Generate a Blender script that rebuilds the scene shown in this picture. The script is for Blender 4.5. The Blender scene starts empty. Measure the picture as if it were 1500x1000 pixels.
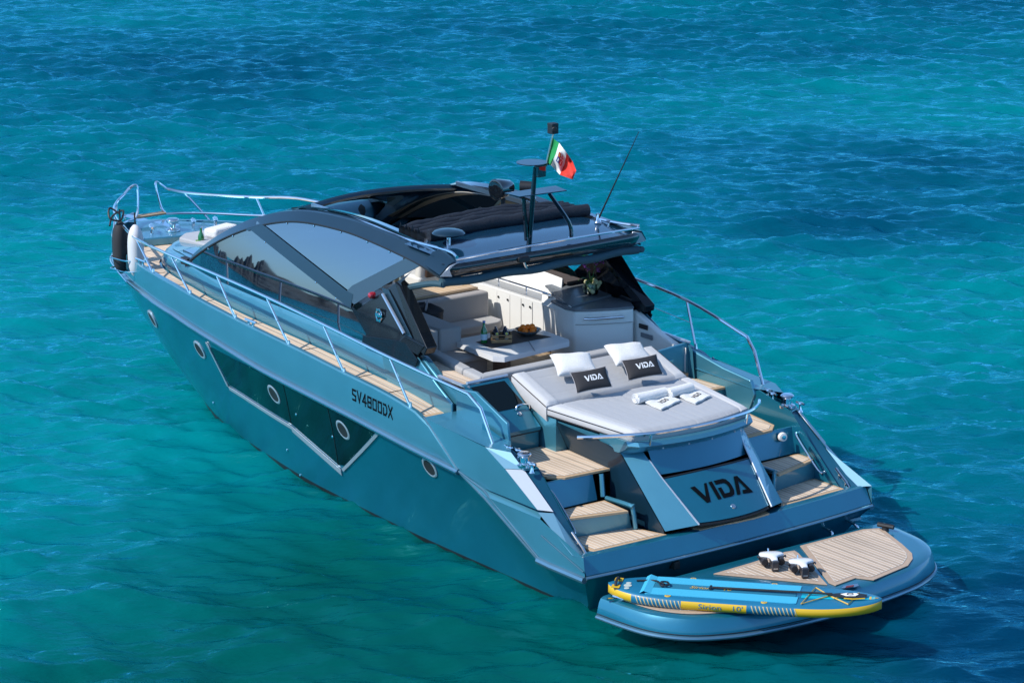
import bpy, bmesh, math, random
import numpy as np
from mathutils import Vector, Matrix
from mathutils.bvhtree import BVHTree
random.seed(4)
scene = bpy.context.scene
COL = scene.collection
V = Vector

# ------------------------------------------------------------------ camera, sky, sun, exposure
PITCH, YAW, FPX = math.radians(-14.9), math.radians(-37.03), 4422.0
CAM = V((-25.09, 22.16, 11.87))
FW = V((math.cos(PITCH)*math.cos(YAW), math.cos(PITCH)*math.sin(YAW), math.sin(PITCH)))
RT = V((math.sin(YAW), -math.cos(YAW), 0)); UP = RT.cross(FW)
cam = bpy.data.cameras.new('camera'); camo = bpy.data.objects.new('camera', cam); COL.objects.link(camo)
cam.sensor_width = 36; cam.lens = 36*FPX/1500; cam.clip_start = 0.5; cam.clip_end = 6000
M = Matrix((RT, UP, -FW)).transposed().to_4x4(); M.translation = CAM; camo.matrix_world = M
scene.camera = camo

SUN = V((0.17, 0.70, 0.70)).normalized()
w = bpy.data.worlds.new('World'); scene.world = w; w.use_nodes = True
nt = w.node_tree; bg = nt.nodes['Background']; sky = nt.nodes.new('ShaderNodeTexSky')
sky.sky_type = 'NISHITA'; sky.sun_disc = False; sky.sun_elevation = math.asin(SUN.z)
sky.sun_rotation = math.atan2(SUN.x, SUN.y); sky.air_density = 1.0; sky.dust_density = 0.3; sky.ozone_density = 2.5
tn = nt.nodes.new('ShaderNodeMix'); tn.data_type = 'RGBA'; tn.blend_type = 'MULTIPLY'; tn.inputs[0].default_value = 1; 
wc = nt.nodes.new('ShaderNodeTexCoord'); ws = nt.nodes.new('ShaderNodeSeparateXYZ'); wr = nt.nodes.new('ShaderNodeValToRGB')   # clear maritime air: bluer towards the horizon
nt.links.new(wc.outputs['Generated'], ws.inputs[0]); nt.links.new(ws.outputs[2], wr.inputs[0])
wr.color_ramp.elements[0].color = (.32, .60, 1.10, 1); wr.color_ramp.elements[1].position = .60; wr.color_ramp.elements[1].color = (.88, .98, 1.0, 1); we = wr.color_ramp.elements.new(.26); we.color = (.56, .82, 1.03, 1)
nt.links.new(wr.outputs[0], tn.inputs[7])
nt.links.new(sky.outputs[0], tn.inputs[6]); nt.links.new(tn.outputs[2], bg.inputs[0]); bg.inputs[1].default_value = 0.15
sl = bpy.data.lights.new('sun', 'SUN'); sl.energy = 3.4; sl.angle = math.radians(0.5); sl.color = (1.0, 0.95, 0.88)
so = bpy.data.objects.new('sun', sl); COL.objects.link(so); so.rotation_euler = (-SUN).to_track_quat('-Z', 'Y').to_euler()
scene.view_settings.view_transform = 'Standard'; scene.view_settings.look = 'None'
scene.view_settings.exposure = 0.50; scene.view_settings.gamma = 1.0
scene.cycles.max_bounces = 8; scene.cycles.transparent_max_bounces = 12
scene.cycles.use_denoising = True; scene.cycles.denoising_prefilter = 'NONE'; scene.cycles.sample_clamp_indirect = 4
scene.cycles.caustics_reflective = False; scene.cycles.caustics_refractive = False

# ------------------------------------------------------------------ measuring helper: photo pixel (1500 wide) met with a plane
def P(px, py, x=None, y=None, z=None):
    d = FW*FPX + RT*(px-750) + UP*(500-py)
    if z is not None: t = (z-CAM.z)/d.z
    elif y is not None: t = (y-CAM.y)/d.y
    else: t = (x-CAM.x)/d.x
    return CAM + d*t
def PS(px, py, f):                       # met with a surface y = f(x, z)
    d = FW*FPX + RT*(px-750) + UP*(500-py); lo, hi = 0.003, 0.02
    for i in range(50):
        m = (lo+hi)/2; p = CAM+d*m
        if p.y > f(p.x, p.z): lo = m
        else: hi = m
    return CAM+d*lo
def lerp(x, xs, ys): return float(np.interp(x, xs, ys))
def smooth(x, xs, ys):                   # monotone-ish cubic
    xs = list(xs); ys = list(ys)
    if x <= xs[0]: return ys[0]
    if x >= xs[-1]: return ys[-1]
    i = max(k for k in range(len(xs)-1) if xs[k] <= x)
    def sl_(k):
        if k == 0: return (ys[1]-ys[0])/(xs[1]-xs[0])
        if k == len(xs)-1: return (ys[-1]-ys[-2])/(xs[-1]-xs[-2])
        a = (ys[k]-ys[k-1])/(xs[k]-xs[k-1]); b = (ys[k+1]-ys[k])/(xs[k+1]-xs[k])
        return 0 if a*b <= 0 else 2*a*b/(a+b)
    h = xs[i+1]-xs[i]; t = (x-xs[i])/h
    return ((2*t**3-3*t*t+1)*ys[i] + (t**3-2*t*t+t)*h*sl_(i) + (3*t*t-2*t**3)*ys[i+1] + (t**3-t*t)*h*sl_(i+1))

# ------------------------------------------------------------------ materials
MATS = {}
def mat(name, col=(.5,.5,.5), rough=.5, metal=0, coat=0, spec=.5, bump=None, vary=0, sheen=0, **kw):
    m = bpy.data.materials.new(name); m.use_nodes = True; n = m.node_tree.nodes; l = m.node_tree.links
    b = n['Principled BSDF']; b.inputs['Base Color'].default_value = (*col, 1); b.inputs['Roughness'].default_value = rough
    b.inputs['Metallic'].default_value = metal; b.inputs['Coat Weight'].default_value = coat; b.inputs['Coat Roughness'].default_value = .04
    b.inputs['Specular IOR Level'].default_value = spec
    if sheen: b.inputs['Sheen Weight'].default_value = sheen
    tc = n.new('ShaderNodeTexCoord')
    if vary:
        nz = n.new('ShaderNodeTexNoise'); nz.inputs['Scale'].default_value = kw.get('vscale', 3); nz.inputs['Detail'].default_value = 5
        l.new(tc.outputs['Object'], nz.inputs['Vector'])
        mx = n.new('ShaderNodeMix'); mx.data_type = 'RGBA'
        mx.inputs[6].default_value = (*[c*(1-vary) for c in col], 1); mx.inputs[7].default_value = (*[min(1, c*(1+vary)) for c in col], 1)
        l.new(nz.outputs[0], mx.inputs[0]); l.new(mx.outputs[2], b.inputs['Base Color'])
        mr = n.new('ShaderNodeMapRange'); mr.inputs[3].default_value = max(0, rough-.04); mr.inputs[4].default_value = rough+.05
        l.new(nz.outputs[0], mr.inputs[0]); l.new(mr.outputs[0], b.inputs['Roughness'])
    if bump:
        nz2 = n.new('ShaderNodeTexNoise'); nz2.inputs['Scale'].default_value = bump[0]; nz2.inputs['Detail'].default_value = 4
        l.new(tc.outputs['Object'], nz2.inputs['Vector'])
        bp = n.new('ShaderNodeBump'); bp.inputs['Strength'].default_value = bump[1]; bp.inputs['Distance'].default_value = kw.get('bdist', .01)
        l.new(nz2.outputs[0], bp.inputs['Height']); l.new(bp.outputs[0], b.inputs['Normal'])
    MATS[name] = m
    return m
hullp = mat('hull_paint', (.004,.165,.255), .37, metal=.5, coat=.8, spec=1.0, bump=(2.2, .22), bdist=.02, vary=.12, vscale=2.2)
glarep = mat('glare_paint', (.34,.39,.46), .48, metal=.4, coat=.2)  # sun glare on the wing, put into the paint colour
fairm = mat('fairing_black', (.006,.009,.013), .14, spec=.35, coat=.15)
bluep = mat('deck_paint', (.06,.265,.37), .38, metal=.5, coat=.8, spec=1.0, bump=(2.0, .15), bdist=.015, vary=.06)
darkp = mat('dark_metallic_paint', (.006,.030,.054), .30, metal=.3, coat=.4, vary=.08)
roofm = mat('roof_gloss', (.008,.045,.095), .12, metal=.2, coat=1)
blackg = mat('black_gloss', (.006,.009,.013), .06, coat=1)
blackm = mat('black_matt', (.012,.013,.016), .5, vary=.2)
rubm = mat('rail_trim', (.12,.24,.32), .3, metal=.6, coat=.6, vary=.1)
silver = mat('silver_trim', (.55,.60,.68), .4, metal=.6, coat=.5)
shadep = mat('shaded_slope_paint', (.004,.085,.15), .5, metal=.1, coat=.25)  # blue paint darkened for the shade on the slope facing aft
hullglass2 = mat('hull_glass_mid', (.002,.012,.015), .04, spec=.3, coat=.15)
bevelp = mat('bevel_paint', (.10,.25,.36), .5, metal=.3, coat=.3)
antif = mat('antifouling', (.008,.011,.015), .55, vary=.3)
chrome = mat('polished_steel', (.78,.79,.81), .09, metal=1, vary=.03)
satin = mat('satin_steel', (.55,.57,.6), .3, metal=1)
hullglass = mat('hull_glass', (.002,.006,.008), .03, spec=.3, coat=.12)
grey = mat('grey_upholstery', (.365,.375,.395), .85, bump=(11, .45), bdist=.012, vary=.05, sheen=.2)
sunlitup = mat('sunlit_upholstery', (.51,.51,.515), .85, bump=(11, .45), bdist=.012, vary=.04, sheen=.2)  # lighter copy of the grey cloth where direct sun strikes bolsters and sides
sofag = mat('sofa_upholstery', (.36,.355,.35), .85, bump=(11, .4), bdist=.012, vary=.05, sheen=.2)
warm = mat('taupe_upholstery', (.36,.335,.32), .85, bump=(160, .25), vary=.06, sheen=.2)
whiteg = mat('white_gelcoat', (.78,.775,.74), .3, coat=.3, vary=.03)
creamg = mat('cream_panel', (.74,.58,.36), .4, vary=.06)
stone = mat('dark_counter', (.15,.17,.19), .25, vary=.2, vscale=18)
navyc = mat('navy_canvas', (.005,.009,.018), .7, bump=(30, .5), vary=.3, bdist=.02)
awnm = mat('teal_canvas', (.03,.075,.10), .75, bump=(25, .4), vary=.2)
liner = mat('beige_liner', (.42,.38,.32), .6)
towelm = mat('white_terry', (.80,.79,.77), .95, bump=(220, .9), sheen=.3)
blackf = mat('charcoal_fabric', (.022,.021,.024), .8, bump=(200, .3))
ink = mat('black_lettering', (.002,.003,.005), .7, spec=.1)
whiteink = mat('white_lettering', (.8,.8,.8), .6)
browng = mat('brown_mat', (.075,.06,.055), .8)
tablem = mat('table_top', (.74,.75,.76), .3, coat=.2)
rubber = mat('black_rubber', (.015,.015,.017), .6)
wood = mat('crate_wood', (.38,.22,.10), .7, vary=.35, vscale=25, bump=(60, .3))
redm = mat('red_light', (.35,.01,.02), .15, coat=1)

def teak_mat(name, base, pitch=.052, axis='Y', line=(.78,.73,.65)):
    m = bpy.data.materials.new(name); m.use_nodes = True; n = m.node_tree.nodes; l = m.node_tree.links
    b = n['Principled BSDF']; b.inputs['Roughness'].default_value = .65; b.inputs['Specular IOR Level'].default_value = .3
    tc = n.new('ShaderNodeTexCoord'); sp = n.new('ShaderNodeSeparateXYZ'); l.new(tc.outputs['Object'], sp.inputs[0])
    dv = n.new('ShaderNodeMath'); dv.operation = 'DIVIDE'; dv.inputs[1].default_value = pitch
    l.new(sp.outputs[axis], dv.inputs[0])
    fr = n.new('ShaderNodeMath'); fr.operation = 'FRACT'; l.new(dv.outputs[0], fr.inputs[0])
    lt = n.new('ShaderNodeMath'); lt.operation = 'LESS_THAN'; lt.inputs[1].default_value = .15; l.new(fr.outputs[0], lt.inputs[0])
    fl = n.new('ShaderNodeMath'); fl.operation = 'FLOOR'; l.new(dv.outputs[0], fl.inputs[0])
    wn = n.new('ShaderNodeTexWhiteNoise'); wn.noise_dimensions = '1D'; l.new(fl.outputs[0], wn.inputs['W'])
    mp = n.new('ShaderNodeMapping'); mp.inputs['Scale'].default_value = (4, 60, 4) if axis == 'Y' else (60, 4, 4)
    l.new(tc.outputs['Object'], mp.inputs[0]); nz = n.new('ShaderNodeTexNoise'); nz.inputs['Scale'].default_value = 1; nz.inputs['Detail'].default_value = 6
    l.new(mp.outputs[0], nz.inputs['Vector'])
    big = n.new('ShaderNodeTexNoise'); big.inputs['Scale'].default_value = 2.5; l.new(tc.outputs['Object'], big.inputs['Vector'])
    ad = n.new('ShaderNodeMath'); ad.operation = 'ADD'; l.new(wn.outputs[0], ad.inputs[0]); l.new(nz.outputs[0], ad.inputs[1])
    ad2 = n.new('ShaderNodeMath'); ad2.operation = 'ADD'; l.new(ad.outputs[0], ad2.inputs[0]); l.new(big.outputs[0], ad2.inputs[1])
    mr = n.new('ShaderNodeMapRange'); mr.inputs[1].default_value = .5; mr.inputs[2].default_value = 2.5; l.new(ad2.outputs[0], mr.inputs[0])
    mx = n.new('ShaderNodeMix'); mx.data_type = 'RGBA'
    mx.inputs[6].default_value = (*[c*.62 for c in base], 1); mx.inputs[7].default_value = (*[c*1.34 for c in base], 1)
    l.new(mr.outputs[0], mx.inputs[0])
    m2 = n.new('ShaderNodeMix'); m2.data_type = 'RGBA'; m2.inputs[7].default_value = (*line, 1)
    l.new(lt.outputs[0], m2.inputs[0]); l.new(mx.outputs[2], m2.inputs[6]); l.new(m2.outputs[2], b.inputs['Base Color'])
    MATS[name] = m; return m
teak = teak_mat('teak_planks', (.62,.465,.325), .06)
teakp = teak_mat('teak_weathered', (.47,.355,.26), .062)
teakx = teak_mat('teak_planks_cross', (.56,.38,.21), .07, axis='X')
teakd = teak_mat('teak_floor', (.34,.25,.16), .065, line=(.16,.12,.09))
teake = mat('teak_edge', (.52,.355,.21), .6, vary=.2, vscale=30)
teakpe = mat('teak_edge_weathered', (.42,.31,.225), .65, vary=.2, vscale=30)

def glass_mat(name, tint, ior=1.5):
    m = bpy.data.materials.new(name); m.use_nodes = True; n = m.node_tree.nodes; l = m.node_tree.links
    n.remove(n['Principled BSDF']); o = n['Material Output']
    t = n.new('ShaderNodeBsdfTransparent'); t.inputs[0].default_value = (*tint, 1)
    g = n.new('ShaderNodeBsdfGlossy'); g.inputs['Roughness'].default_value = .02
    f = n.new('ShaderNodeFresnel'); f.inputs[0].default_value = ior
    mx = n.new('ShaderNodeMixShader'); l.new(f.outputs[0], mx.inputs[0]); l.new(t.outputs[0], mx.inputs[1]); l.new(g.outputs[0], mx.inputs[2])
    l.new(mx.outputs[0], o.inputs[0]); return m
glassw = glass_mat('side_glass', (.018,.032,.042), 4.2)
tint = glass_mat('tinted_glass', (.30,.42,.44)); clear = glass_mat('clear_glass', (.85,.92,.9))

# ------------------------------------------------------------------ mesh helpers
class MB:
    def __init__(s): s.bm = bmesh.new()
    def vs(s, pts): return [s.bm.verts.new(V(p)) for p in pts]
    def poly(s, pts):
        s.bm.faces.new(s.vs(pts)); return s
    def tri(s, pts, n=0):
        f = s.bm.faces.new(s.vs(pts)); bmesh.ops.triangulate(s.bm, faces=[f]); return s
    def slab(s, pts, vec):
        vec = V(vec); a = s.vs(pts); b = s.vs([V(p)+vec for p in pts]); n = len(a)
        s.bm.faces.new(a); s.bm.faces.new(b[::-1])
        for i in range(n): s.bm.faces.new((a[i], b[i], b[(i+1) % n], a[(i+1) % n]))
        return s
    def box(s, c, d, rz=0, ry=0, rx=0):
        R = Matrix.Rotation(rz, 3, 'Z') @ Matrix.Rotation(ry, 3, 'Y') @ Matrix.Rotation(rx, 3, 'X'); c = V(c)
        p = [c + R @ V((sx*d[0]/2, sy*d[1]/2, sz*d[2]/2)) for sz in (-1, 1) for sx, sy in ((-1,-1), (1,-1), (1,1), (-1,1))]
        v = s.vs(p)
        for f in ((0,1,2,3), (7,6,5,4), (0,4,5,1), (1,5,6,2), (2,6,7,3), (3,7,4,0)): s.bm.faces.new([v[i] for i in f])
        return s
    def loft(s, rings, closed=True, caps=True, loop=False):
        R = [s.vs(r) for r in rings]; n = len(R[0])
        m = len(R) if loop else len(R)-1
        for i in range(m):
            a, b = R[i], R[(i+1) % len(R)]
            for j in range(n if closed else n-1):
                k = (j+1) % n
                try: s.bm.faces.new((a[j], a[k], b[k], b[j]))
                except ValueError: pass
        if caps and closed and not loop:
            s.bm.faces.new(R[0][::-1]); s.bm.faces.new(R[-1])
        return s
    def tube(s, pts, r, seg=8, closed=False, caps=True):
        pts = [V(p) for p in pts]; n = len(pts); rr = r if isinstance(r, (list, tuple)) else [r]*n; rings = []; prev = None
        for i, p in enumerate(pts):
            if closed: t = (pts[(i+1) % n]-pts[i-1])
            elif i == 0: t = pts[1]-p
            elif i == n-1: t = p-pts[-2]
            else: t = (p-pts[i-1]).normalized()+(pts[i+1]-p).normalized()
            t = t.normalized() if t.length > 1e-9 else V((0,0,1))
            if prev is None:
                a = V((0,0,1)) if abs(t.z) < .9 else V((1,0,0)); a = (a-t*a.dot(t)).normalized()
            else: a = (prev-t*prev.dot(t)).normalized()
            prev = a; b = t.cross(a)
            k = 1.0
            if 0 < i < n-1 and not closed:
                c = (p-pts[i-1]).normalized().dot(t); k = 1/max(.6, c)
            rings.append([p+(a*math.cos(q)+b*math.sin(q))*rr[i]*k for q in [2*math.pi*j/seg for j in range(seg)]])
        return s.loft(rings, True, caps, closed)
    def lathe(s, prof, c, axis=(0,0,1), seg=20):
        ax = V(axis).normalized(); a = V((0,0,1)) if abs(ax.z) < .9 else V((1,0,0)); a = (a-ax*a.dot(ax)).normalized(); b = ax.cross(a); c = V(c)
        return s.loft([[c+ax*z+(a*math.cos(q)+b*math.sin(q))*max(r, 1e-4) for q in [2*math.pi*j/seg for j in range(seg)]] for r, z in prof])
    def ball(s, c, r, seg=14, rings=9, R=None):
        r = (r, r, r) if not isinstance(r, (tuple, list)) else r; c = V(c); rg = []
        for i in range(rings+1):
            t = math.pi*i/rings; t = min(max(t, .02), math.pi-.02)
            ring = [V((r[0]*math.sin(t)*math.cos(q), r[1]*math.sin(t)*math.sin(q), r[2]*math.cos(t))) for q in [2*math.pi*j/seg for j in range(seg)]]
            rg.append([c+(R @ p if R else p) for p in ring])
        return s.loft(rg)
    def grid(s, f, nu, nv):
        R = [s.vs([f(u/(nu-1), v/(nv-1)) for v in range(nv)]) for u in range(nu)]
        for i in range(nu-1):
            for j in range(nv-1): s.bm.faces.new((R[i][j], R[i+1][j], R[i+1][j+1], R[i][j+1]))
        return s
    def mirror(s):
        g = bmesh.ops.duplicate(s.bm, geom=s.bm.verts[:]+s.bm.edges[:]+s.bm.faces[:])
        for e in g['geom']:
            if isinstance(e, bmesh.types.BMVert): e.co.y = -e.co.y
        return s
    def build(s, name, m, parent=None, bevel=0, sharp=38, seg=2, solid=0, sub=0, weld=True, label=None, stuff=False):
        if weld: bmesh.ops.remove_doubles(s.bm, verts=s.bm.verts[:], dist=1e-5)
        bmesh.ops.recalc_face_normals(s.bm, faces=s.bm.faces[:])
        for f in s.bm.faces: f.smooth = True
        for e in s.bm.edges:
            if len(e.link_faces) != 2 or e.calc_face_angle(0) > math.radians(sharp): e.smooth = False
        me = bpy.data.meshes.new(name); s.bm.to_mesh(me); s.bm.free()
        for mm in (m if isinstance(m, (list, tuple)) else [m]): me.materials.append(mm)
        o = bpy.data.objects.new(name, me); COL.objects.link(o)
        if solid:
            md = o.modifiers.new('solid', 'SOLIDIFY'); md.thickness = solid; md.offset = 0
        if bevel:
            md = o.modifiers.new('bevel', 'BEVEL'); md.width = bevel; md.segments = seg; md.limit_method = 'ANGLE'; md.angle_limit = math.radians(35); md.harden_normals = True
        if sub:
            md = o.modifiers.new('sub', 'SUBSURF'); md.levels = sub; md.render_levels = sub
        if parent: adopt(o, parent)
        if label: o['label'] = label
        return o
def adopt(o, parent):
    o.parent = parent; bpy.context.view_layer.update(); o.matrix_parent_inverse = parent.matrix_world.inverted()
def tag(o, label, cat, group=None, kind=None):
    if label: o['label'] = label
    if cat: o['category'] = cat
    if group: o['group'] = group
    if kind: o['kind'] = kind
    return o
def thing(name, loc, label, cat, group=None, rz=0):
    o = bpy.data.objects.new(name, None); COL.objects.link(o); o.empty_display_size = .2
    o.location = loc; o.rotation_euler = (0, 0, rz); bpy.context.view_layer.update()
    return tag(o, label, cat, group)
def bez(pts, n=6):                        # Catmull-Rom through points
    pts = [V(p) for p in pts]; out = []
    for i in range(len(pts)-1):
        a = pts[max(i-1, 0)]; b = pts[i]; c = pts[i+1]; d = pts[min(i+2, len(pts)-1)]
        for k in range(n):
            t = k/n
            out.append(.5*((2*b)+(c-a)*t+(2*a-5*b+4*c-d)*t*t+(3*b-a-3*c+d)*t**3))
    return out+[pts[-1]]
def m1(p): return V((p[0], -p[1], p[2]))
def bvh_of(o):
    bpy.context.view_layer.update()
    bm = bmesh.new(); bm.from_mesh(o.data); bm.transform(o.matrix_world); t = BVHTree.FromBMesh(bm); bm.free(); return t
def decal(polys, O, ux, uy, n, m, name, parent, bvh=None, sx=1, sy=1, cuts=2, off=.004, reach=.5, shear=0):
    """flat shapes laid on a surface: each outline drawn in (u,v) from O along ux,uy, dropped along -n on to the surface"""
    O, ux, uy, n = V(O), V(ux).normalized(), V(uy).normalized(), V(n).normalized(); mb = MB()
    for p in polys:
        f = mb.bm.faces.new(mb.vs([O+ux*(q[0]*sx+q[1]*shear*sy)+uy*(q[1]*sy) for q in p]))
    bmesh.ops.triangulate(mb.bm, faces=mb.bm.faces[:])
    if cuts: bmesh.ops.subdivide_edges(mb.bm, edges=mb.bm.edges[:], cuts=cuts, use_grid_fill=True)
    if bvh:
        for v in mb.bm.verts:
            h, nn, _, _ = bvh.ray_cast(v.co+n*reach, -n)
            if h is not None: v.co = h+n*off
    else:
        for v in mb.bm.verts: v.co += n*off
    bmesh.ops.recalc_face_normals(mb.bm, faces=mb.bm.faces[:])
    for f in mb.bm.faces:
        if f.normal.dot(n) < 0: f.normal_flip()
    me = bpy.data.meshes.new(name); mb.bm.to_mesh(me); mb.bm.free(); me.materials.append(m)
    o = bpy.data.objects.new(name, me); COL.objects.link(o)
    if parent: adopt(o, parent)
    return o
def stroke(pts, w):                       # outline quads of a thick polyline
    out = []
    for a, b in zip(pts[:-1], pts[1:]):
        a, b = V((*a, 0)), V((*b, 0)); t = (b-a).normalized(); n = V((-t.y, t.x, 0))*w/2; e = t*w/2
        out.append([(a-e+n)[:2], (a-e-n)[:2], (b+e-n)[:2], (b+e+n)[:2]])
    return out
VIDA = [[(0,1),(.27,1),(.55,.32),(.85,1),(1.0,1),(.65,.0),(.42,.0)],
        [(1.12,0),(1.12,1),(1.34,1),(1.34,0)],
        [(1.46,1),(2.05,1),(2.22,.93),(2.34,.72),(2.36,.5),(2.13,.5),(2.1,.68),(2.0,.78),(1.46,.78)],
        [(2.36,.5),(2.34,.28),(2.22,.07),(2.05,0),(1.46,0),(1.46,.58),(1.68,.58),(1.68,.22),(2.0,.22),(2.1,.32),(2.13,.5)],
        [(2.36,0),(2.8,1),(3.05,1),(3.5,0),(2.78,0),(2.86,.2),(3.16,.2),(2.93,.74),(2.6,0)]]
G = {'S': [[(.9,.95),(.12,.95),(.12,.55),(.88,.45),(.88,.05),(.1,.05)]], 'V': [[(.05,1),(.5,.05),(.95,1)]],
     '4': [[(.7,0),(.7,1)],[(.7,1),(.08,.3),(.98,.3)]], '8': [[(.1,.05),(.9,.05),(.9,.95),(.1,.95),(.1,.05)],[(.1,.5),(.9,.5)]],
     '0': [[(.1,.05),(.9,.05),(.9,.95),(.1,.95),(.1,.05)]], 'D': [[(.1,.05),(.65,.05),(.92,.3),(.92,.7),(.65,.95),(.1,.95)],[(.12,.0),(.12,.6)]],
     'X': [[(.05,0),(.95,1)],[(.05,1),(.95,0)]]}
def word(s, w=.19, gap=.28):
    out = []
    for i, c in enumerate(s):
        for st in G[c]: out += stroke([(a*1.0+i*(1+gap), b) for a, b in st], w)
    return out
def font_polys(txt):
    cu = bpy.data.curves.new('t', 'FONT'); cu.body = txt; cu.size = 1; cu.resolution_u = 3
    o = bpy.data.objects.new('t', cu); COL.objects.link(o); dg = bpy.context.evaluated_depsgraph_get(); dg.update()
    me = o.evaluated_get(dg).to_mesh(); polys = [[(me.vertices[i].co.x, me.vertices[i].co.y) for i in p.vertices] for p in me.polygons]
    o.evaluated_get(dg).to_mesh_clear(); bpy.data.objects.remove(o); bpy.data.curves.remove(cu); return polys
#%%HULL
# ------------------------------------------------------------------ yacht: hull
yacht = thing('motor_yacht', (6, 0, 0), 'sleek metallic teal motor yacht with open cockpit and swim platform, at anchor on turquoise water', 'yacht')
XT = 13.85
XR = [0, 3, 6, 8, 9.3, 10.3, 11.1, 11.8, 12.4, 12.95, 13.4, 13.7, XT]
YR = [2.2, 2.25, 2.22, 2.13, 1.99, 1.79, 1.56, 1.30, 1.05, .80, .53, .29, 0]
ZR = ([0, .82, 1.84, 2.33, 3.3, 4.5, 5.5, 6.7, 8, 9.2, 10.5, 11.8, XT], [.57, .575, 1.07, 1.27, 1.33, 1.42, 1.48, 1.55, 1.66, 1.74, 1.75, 1.69, 1.53])
ZT = ([2.33, 3.02, 3.3, 4, 4.7, 6, 7.2, 8.4, 9.35, 10.5, 12, 13, XT], [1.75, 1.78, 1.83, 1.91, 1.95, 2.03, 2.08, 2.13, 2.16, 2.13, 2.06, 1.99, 1.93])
XW = [0, 3, 6, 8, 9.5, 10.6, 11.4, 11.9, 12.2]; YW = [1.84, 1.85, 1.72, 1.45, 1.12, .75, .42, .17, 0]
yr = lambda x: smooth(x, XR, YR)
zr = lambda x: lerp(x, *ZR)
zt = lambda x: smooth(x, *ZT)
yt = lambda x: yr(min(x, XT))+.03
def xw_of(x):
    if x < 1: return x+.42*(1-x)
    if x < 8: return x
    return 8+(x-8)*(12.2-8)/(XT-8)
yw = lambda x: smooth(x, XW, YW)
def section(x):
    xw = xw_of(x); R = V((x, yr(x), zr(x))); W = V((xw, yw(xw), 0)); B = V((xw+(.25 if x < 1 else (-.35*max(0,(x-8)/5.85))), yw(xw)*.8, -.6))
    K = V((B.x, 0, -.95))
    pts = []
    for t in (0, .02, .2, .4, .6, .8, .93, 1):
        p = W.lerp(R, t); fl = 4*t*(1-t)*(-.04+.13*max(0, min(1, (x-8)/3))); p.y = max(0, p.y+fl*(1 if x < 13.7 else 0)); pts.append(p)
    return K, B, pts
SX = sorted(set(list(np.linspace(0, 2.33, 12).round(3))+[.82, 1.84]+list(np.linspace(2.33, 9, 24).round(3))+list(np.linspace(9, 12.6, 20).round(3))+list(np.linspace(12.6, XT, 14).round(3))))
mb = MB(); low = MB()
rows = [section(x) for x in SX]
mb.loft([r[2][1:] for r in rows], closed=False, caps=False).mirror()
hull = mb.build('hull', hullp, yacht, sharp=50)
low.loft([[r[0], r[1], r[2][0], r[2][1]] for r in rows], closed=False, caps=False).mirror()
low.build('hull_bottom', antif, yacht, sharp=50)
# bulwark: outer face, cap, inner face
BX = [x for x in SX if x >= 2.33]
mb = MB(); rings = []
for x in BX:
    y, z = yr(x), zr(x); t = zt(x); yo = yt(x)
    if x < 3.02: t = z+.02+(t-z-.02)*((x-2.33)/.69)
    # round the bow in plan so that the cap keeps its width
    k = min(1, max(.0, yo/.5)); wv = .07
    nx = 0 if x < 9 else .6*(1-yo/2.1)
    rings.append([V((x, y, z)), V((x+.01*(x > 9), yo, z+(t-z)*.5)), V((x, yo, t-.015)), V((x-nx*.02, max(0, yo-.02), t)), V((x-nx*wv, max(0, yo-wv), t)), V((x-nx*wv, max(0, yo-wv-.01), t-.05 if x < 3.4 else t-.14))])
mb.loft(rings, closed=False, caps=False).mirror()
bul = mb.build('bulwark', bluep, yacht, sharp=30)
hull_t = bvh_of(hull); bul_t = bvh_of(bul)
# rub rail along the side, with a steel strip
for s in (1, -1):
    pts = [V((x, s*(yr(x)+.012), zr(x))) for x in SX if x >= 2.3]
    rr = MB().tube(pts, .042, 8).build('rub_rail', rubm, yacht)
    MB().tube([p+V((0, s*.046, .004)) for p in pts[:-6]], .010, 6).build('steel_strip', chrome, rr)
    pts = [V((x, s*(yr(x)+.012), zr(x))) for x in (0.0, .2, .4, .6, .84)]
    MB().tube(pts, .042, 8).build('rub_rail', rubm, yacht)
    # hairline crease joining them
    MB().tube([V((x, s*(yr(x)+.006), zr(x))) for x in SX if .8 <= x <= 2.34], .014, 6).build('styling_crease', rubm, yacht)

def side(px, py, s=1, off=.006, tree=None):        # photo pixel met with the port side of the hull
    d = (FW*FPX+RT*(px-750)+UP*(500-py)).normalized()
    h, n, _, _ = (tree or hull_t).ray_cast(CAM, d)
    if h is None or h.y < 0: h, n, _, _ = (tree or hull_t).find_nearest(P(px, py, y=1.6))
    return h
def skin(quad, nu, nv, off, m, name, parent):      # quad patch laid on the hull (both sides)
    out = None
    for s in (1, -1):
        def f(u, v):
            a = V(quad[0]).lerp(V(quad[1]), u); b = V(quad[3]).lerp(V(quad[2]), u); p = a.lerp(b, v)
            h, n, _, _ = hull_t.ray_cast(V((p.x, 5, p.z)), V((0, -1, 0)))
            q = h if h else p
            return V((q.x, s*(q.y+off), q.z))
        o = MB().grid(f, nu, nv).build(name, m, parent, weld=False); out = out or o
    return out
H = lambda px, py: side(px, py)
a, b_, c_, d_ = H(308, 508), H(415, 561), H(427, 620), H(337, 564)
skin([a, b_, c_, d_], 24, 6, .006, hullglass, 'hull_window', yacht)
a2, b2, c2, d2 = H(415, 561), H(480, 595), H(496, 680), H(427, 620)
skin([a2, b2, c2, d2], 14, 8, .006, hullglass2, 'hull_window', yacht)
a3, b3, c3, d3 = H(480, 595), H(552, 630), H(505, 681), H(497, 680)
skin([a3, b3, c3, d3], 14, 8, .008, hullglass, 'hull_window', yacht)
MB_ = lambda pts, r: [MB().tube([V((p.x, s*(p.y+.008), p.z)) for p in pts], r, 6).build('window_divider', blackm, yacht) for s in (1, -1)]
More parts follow.
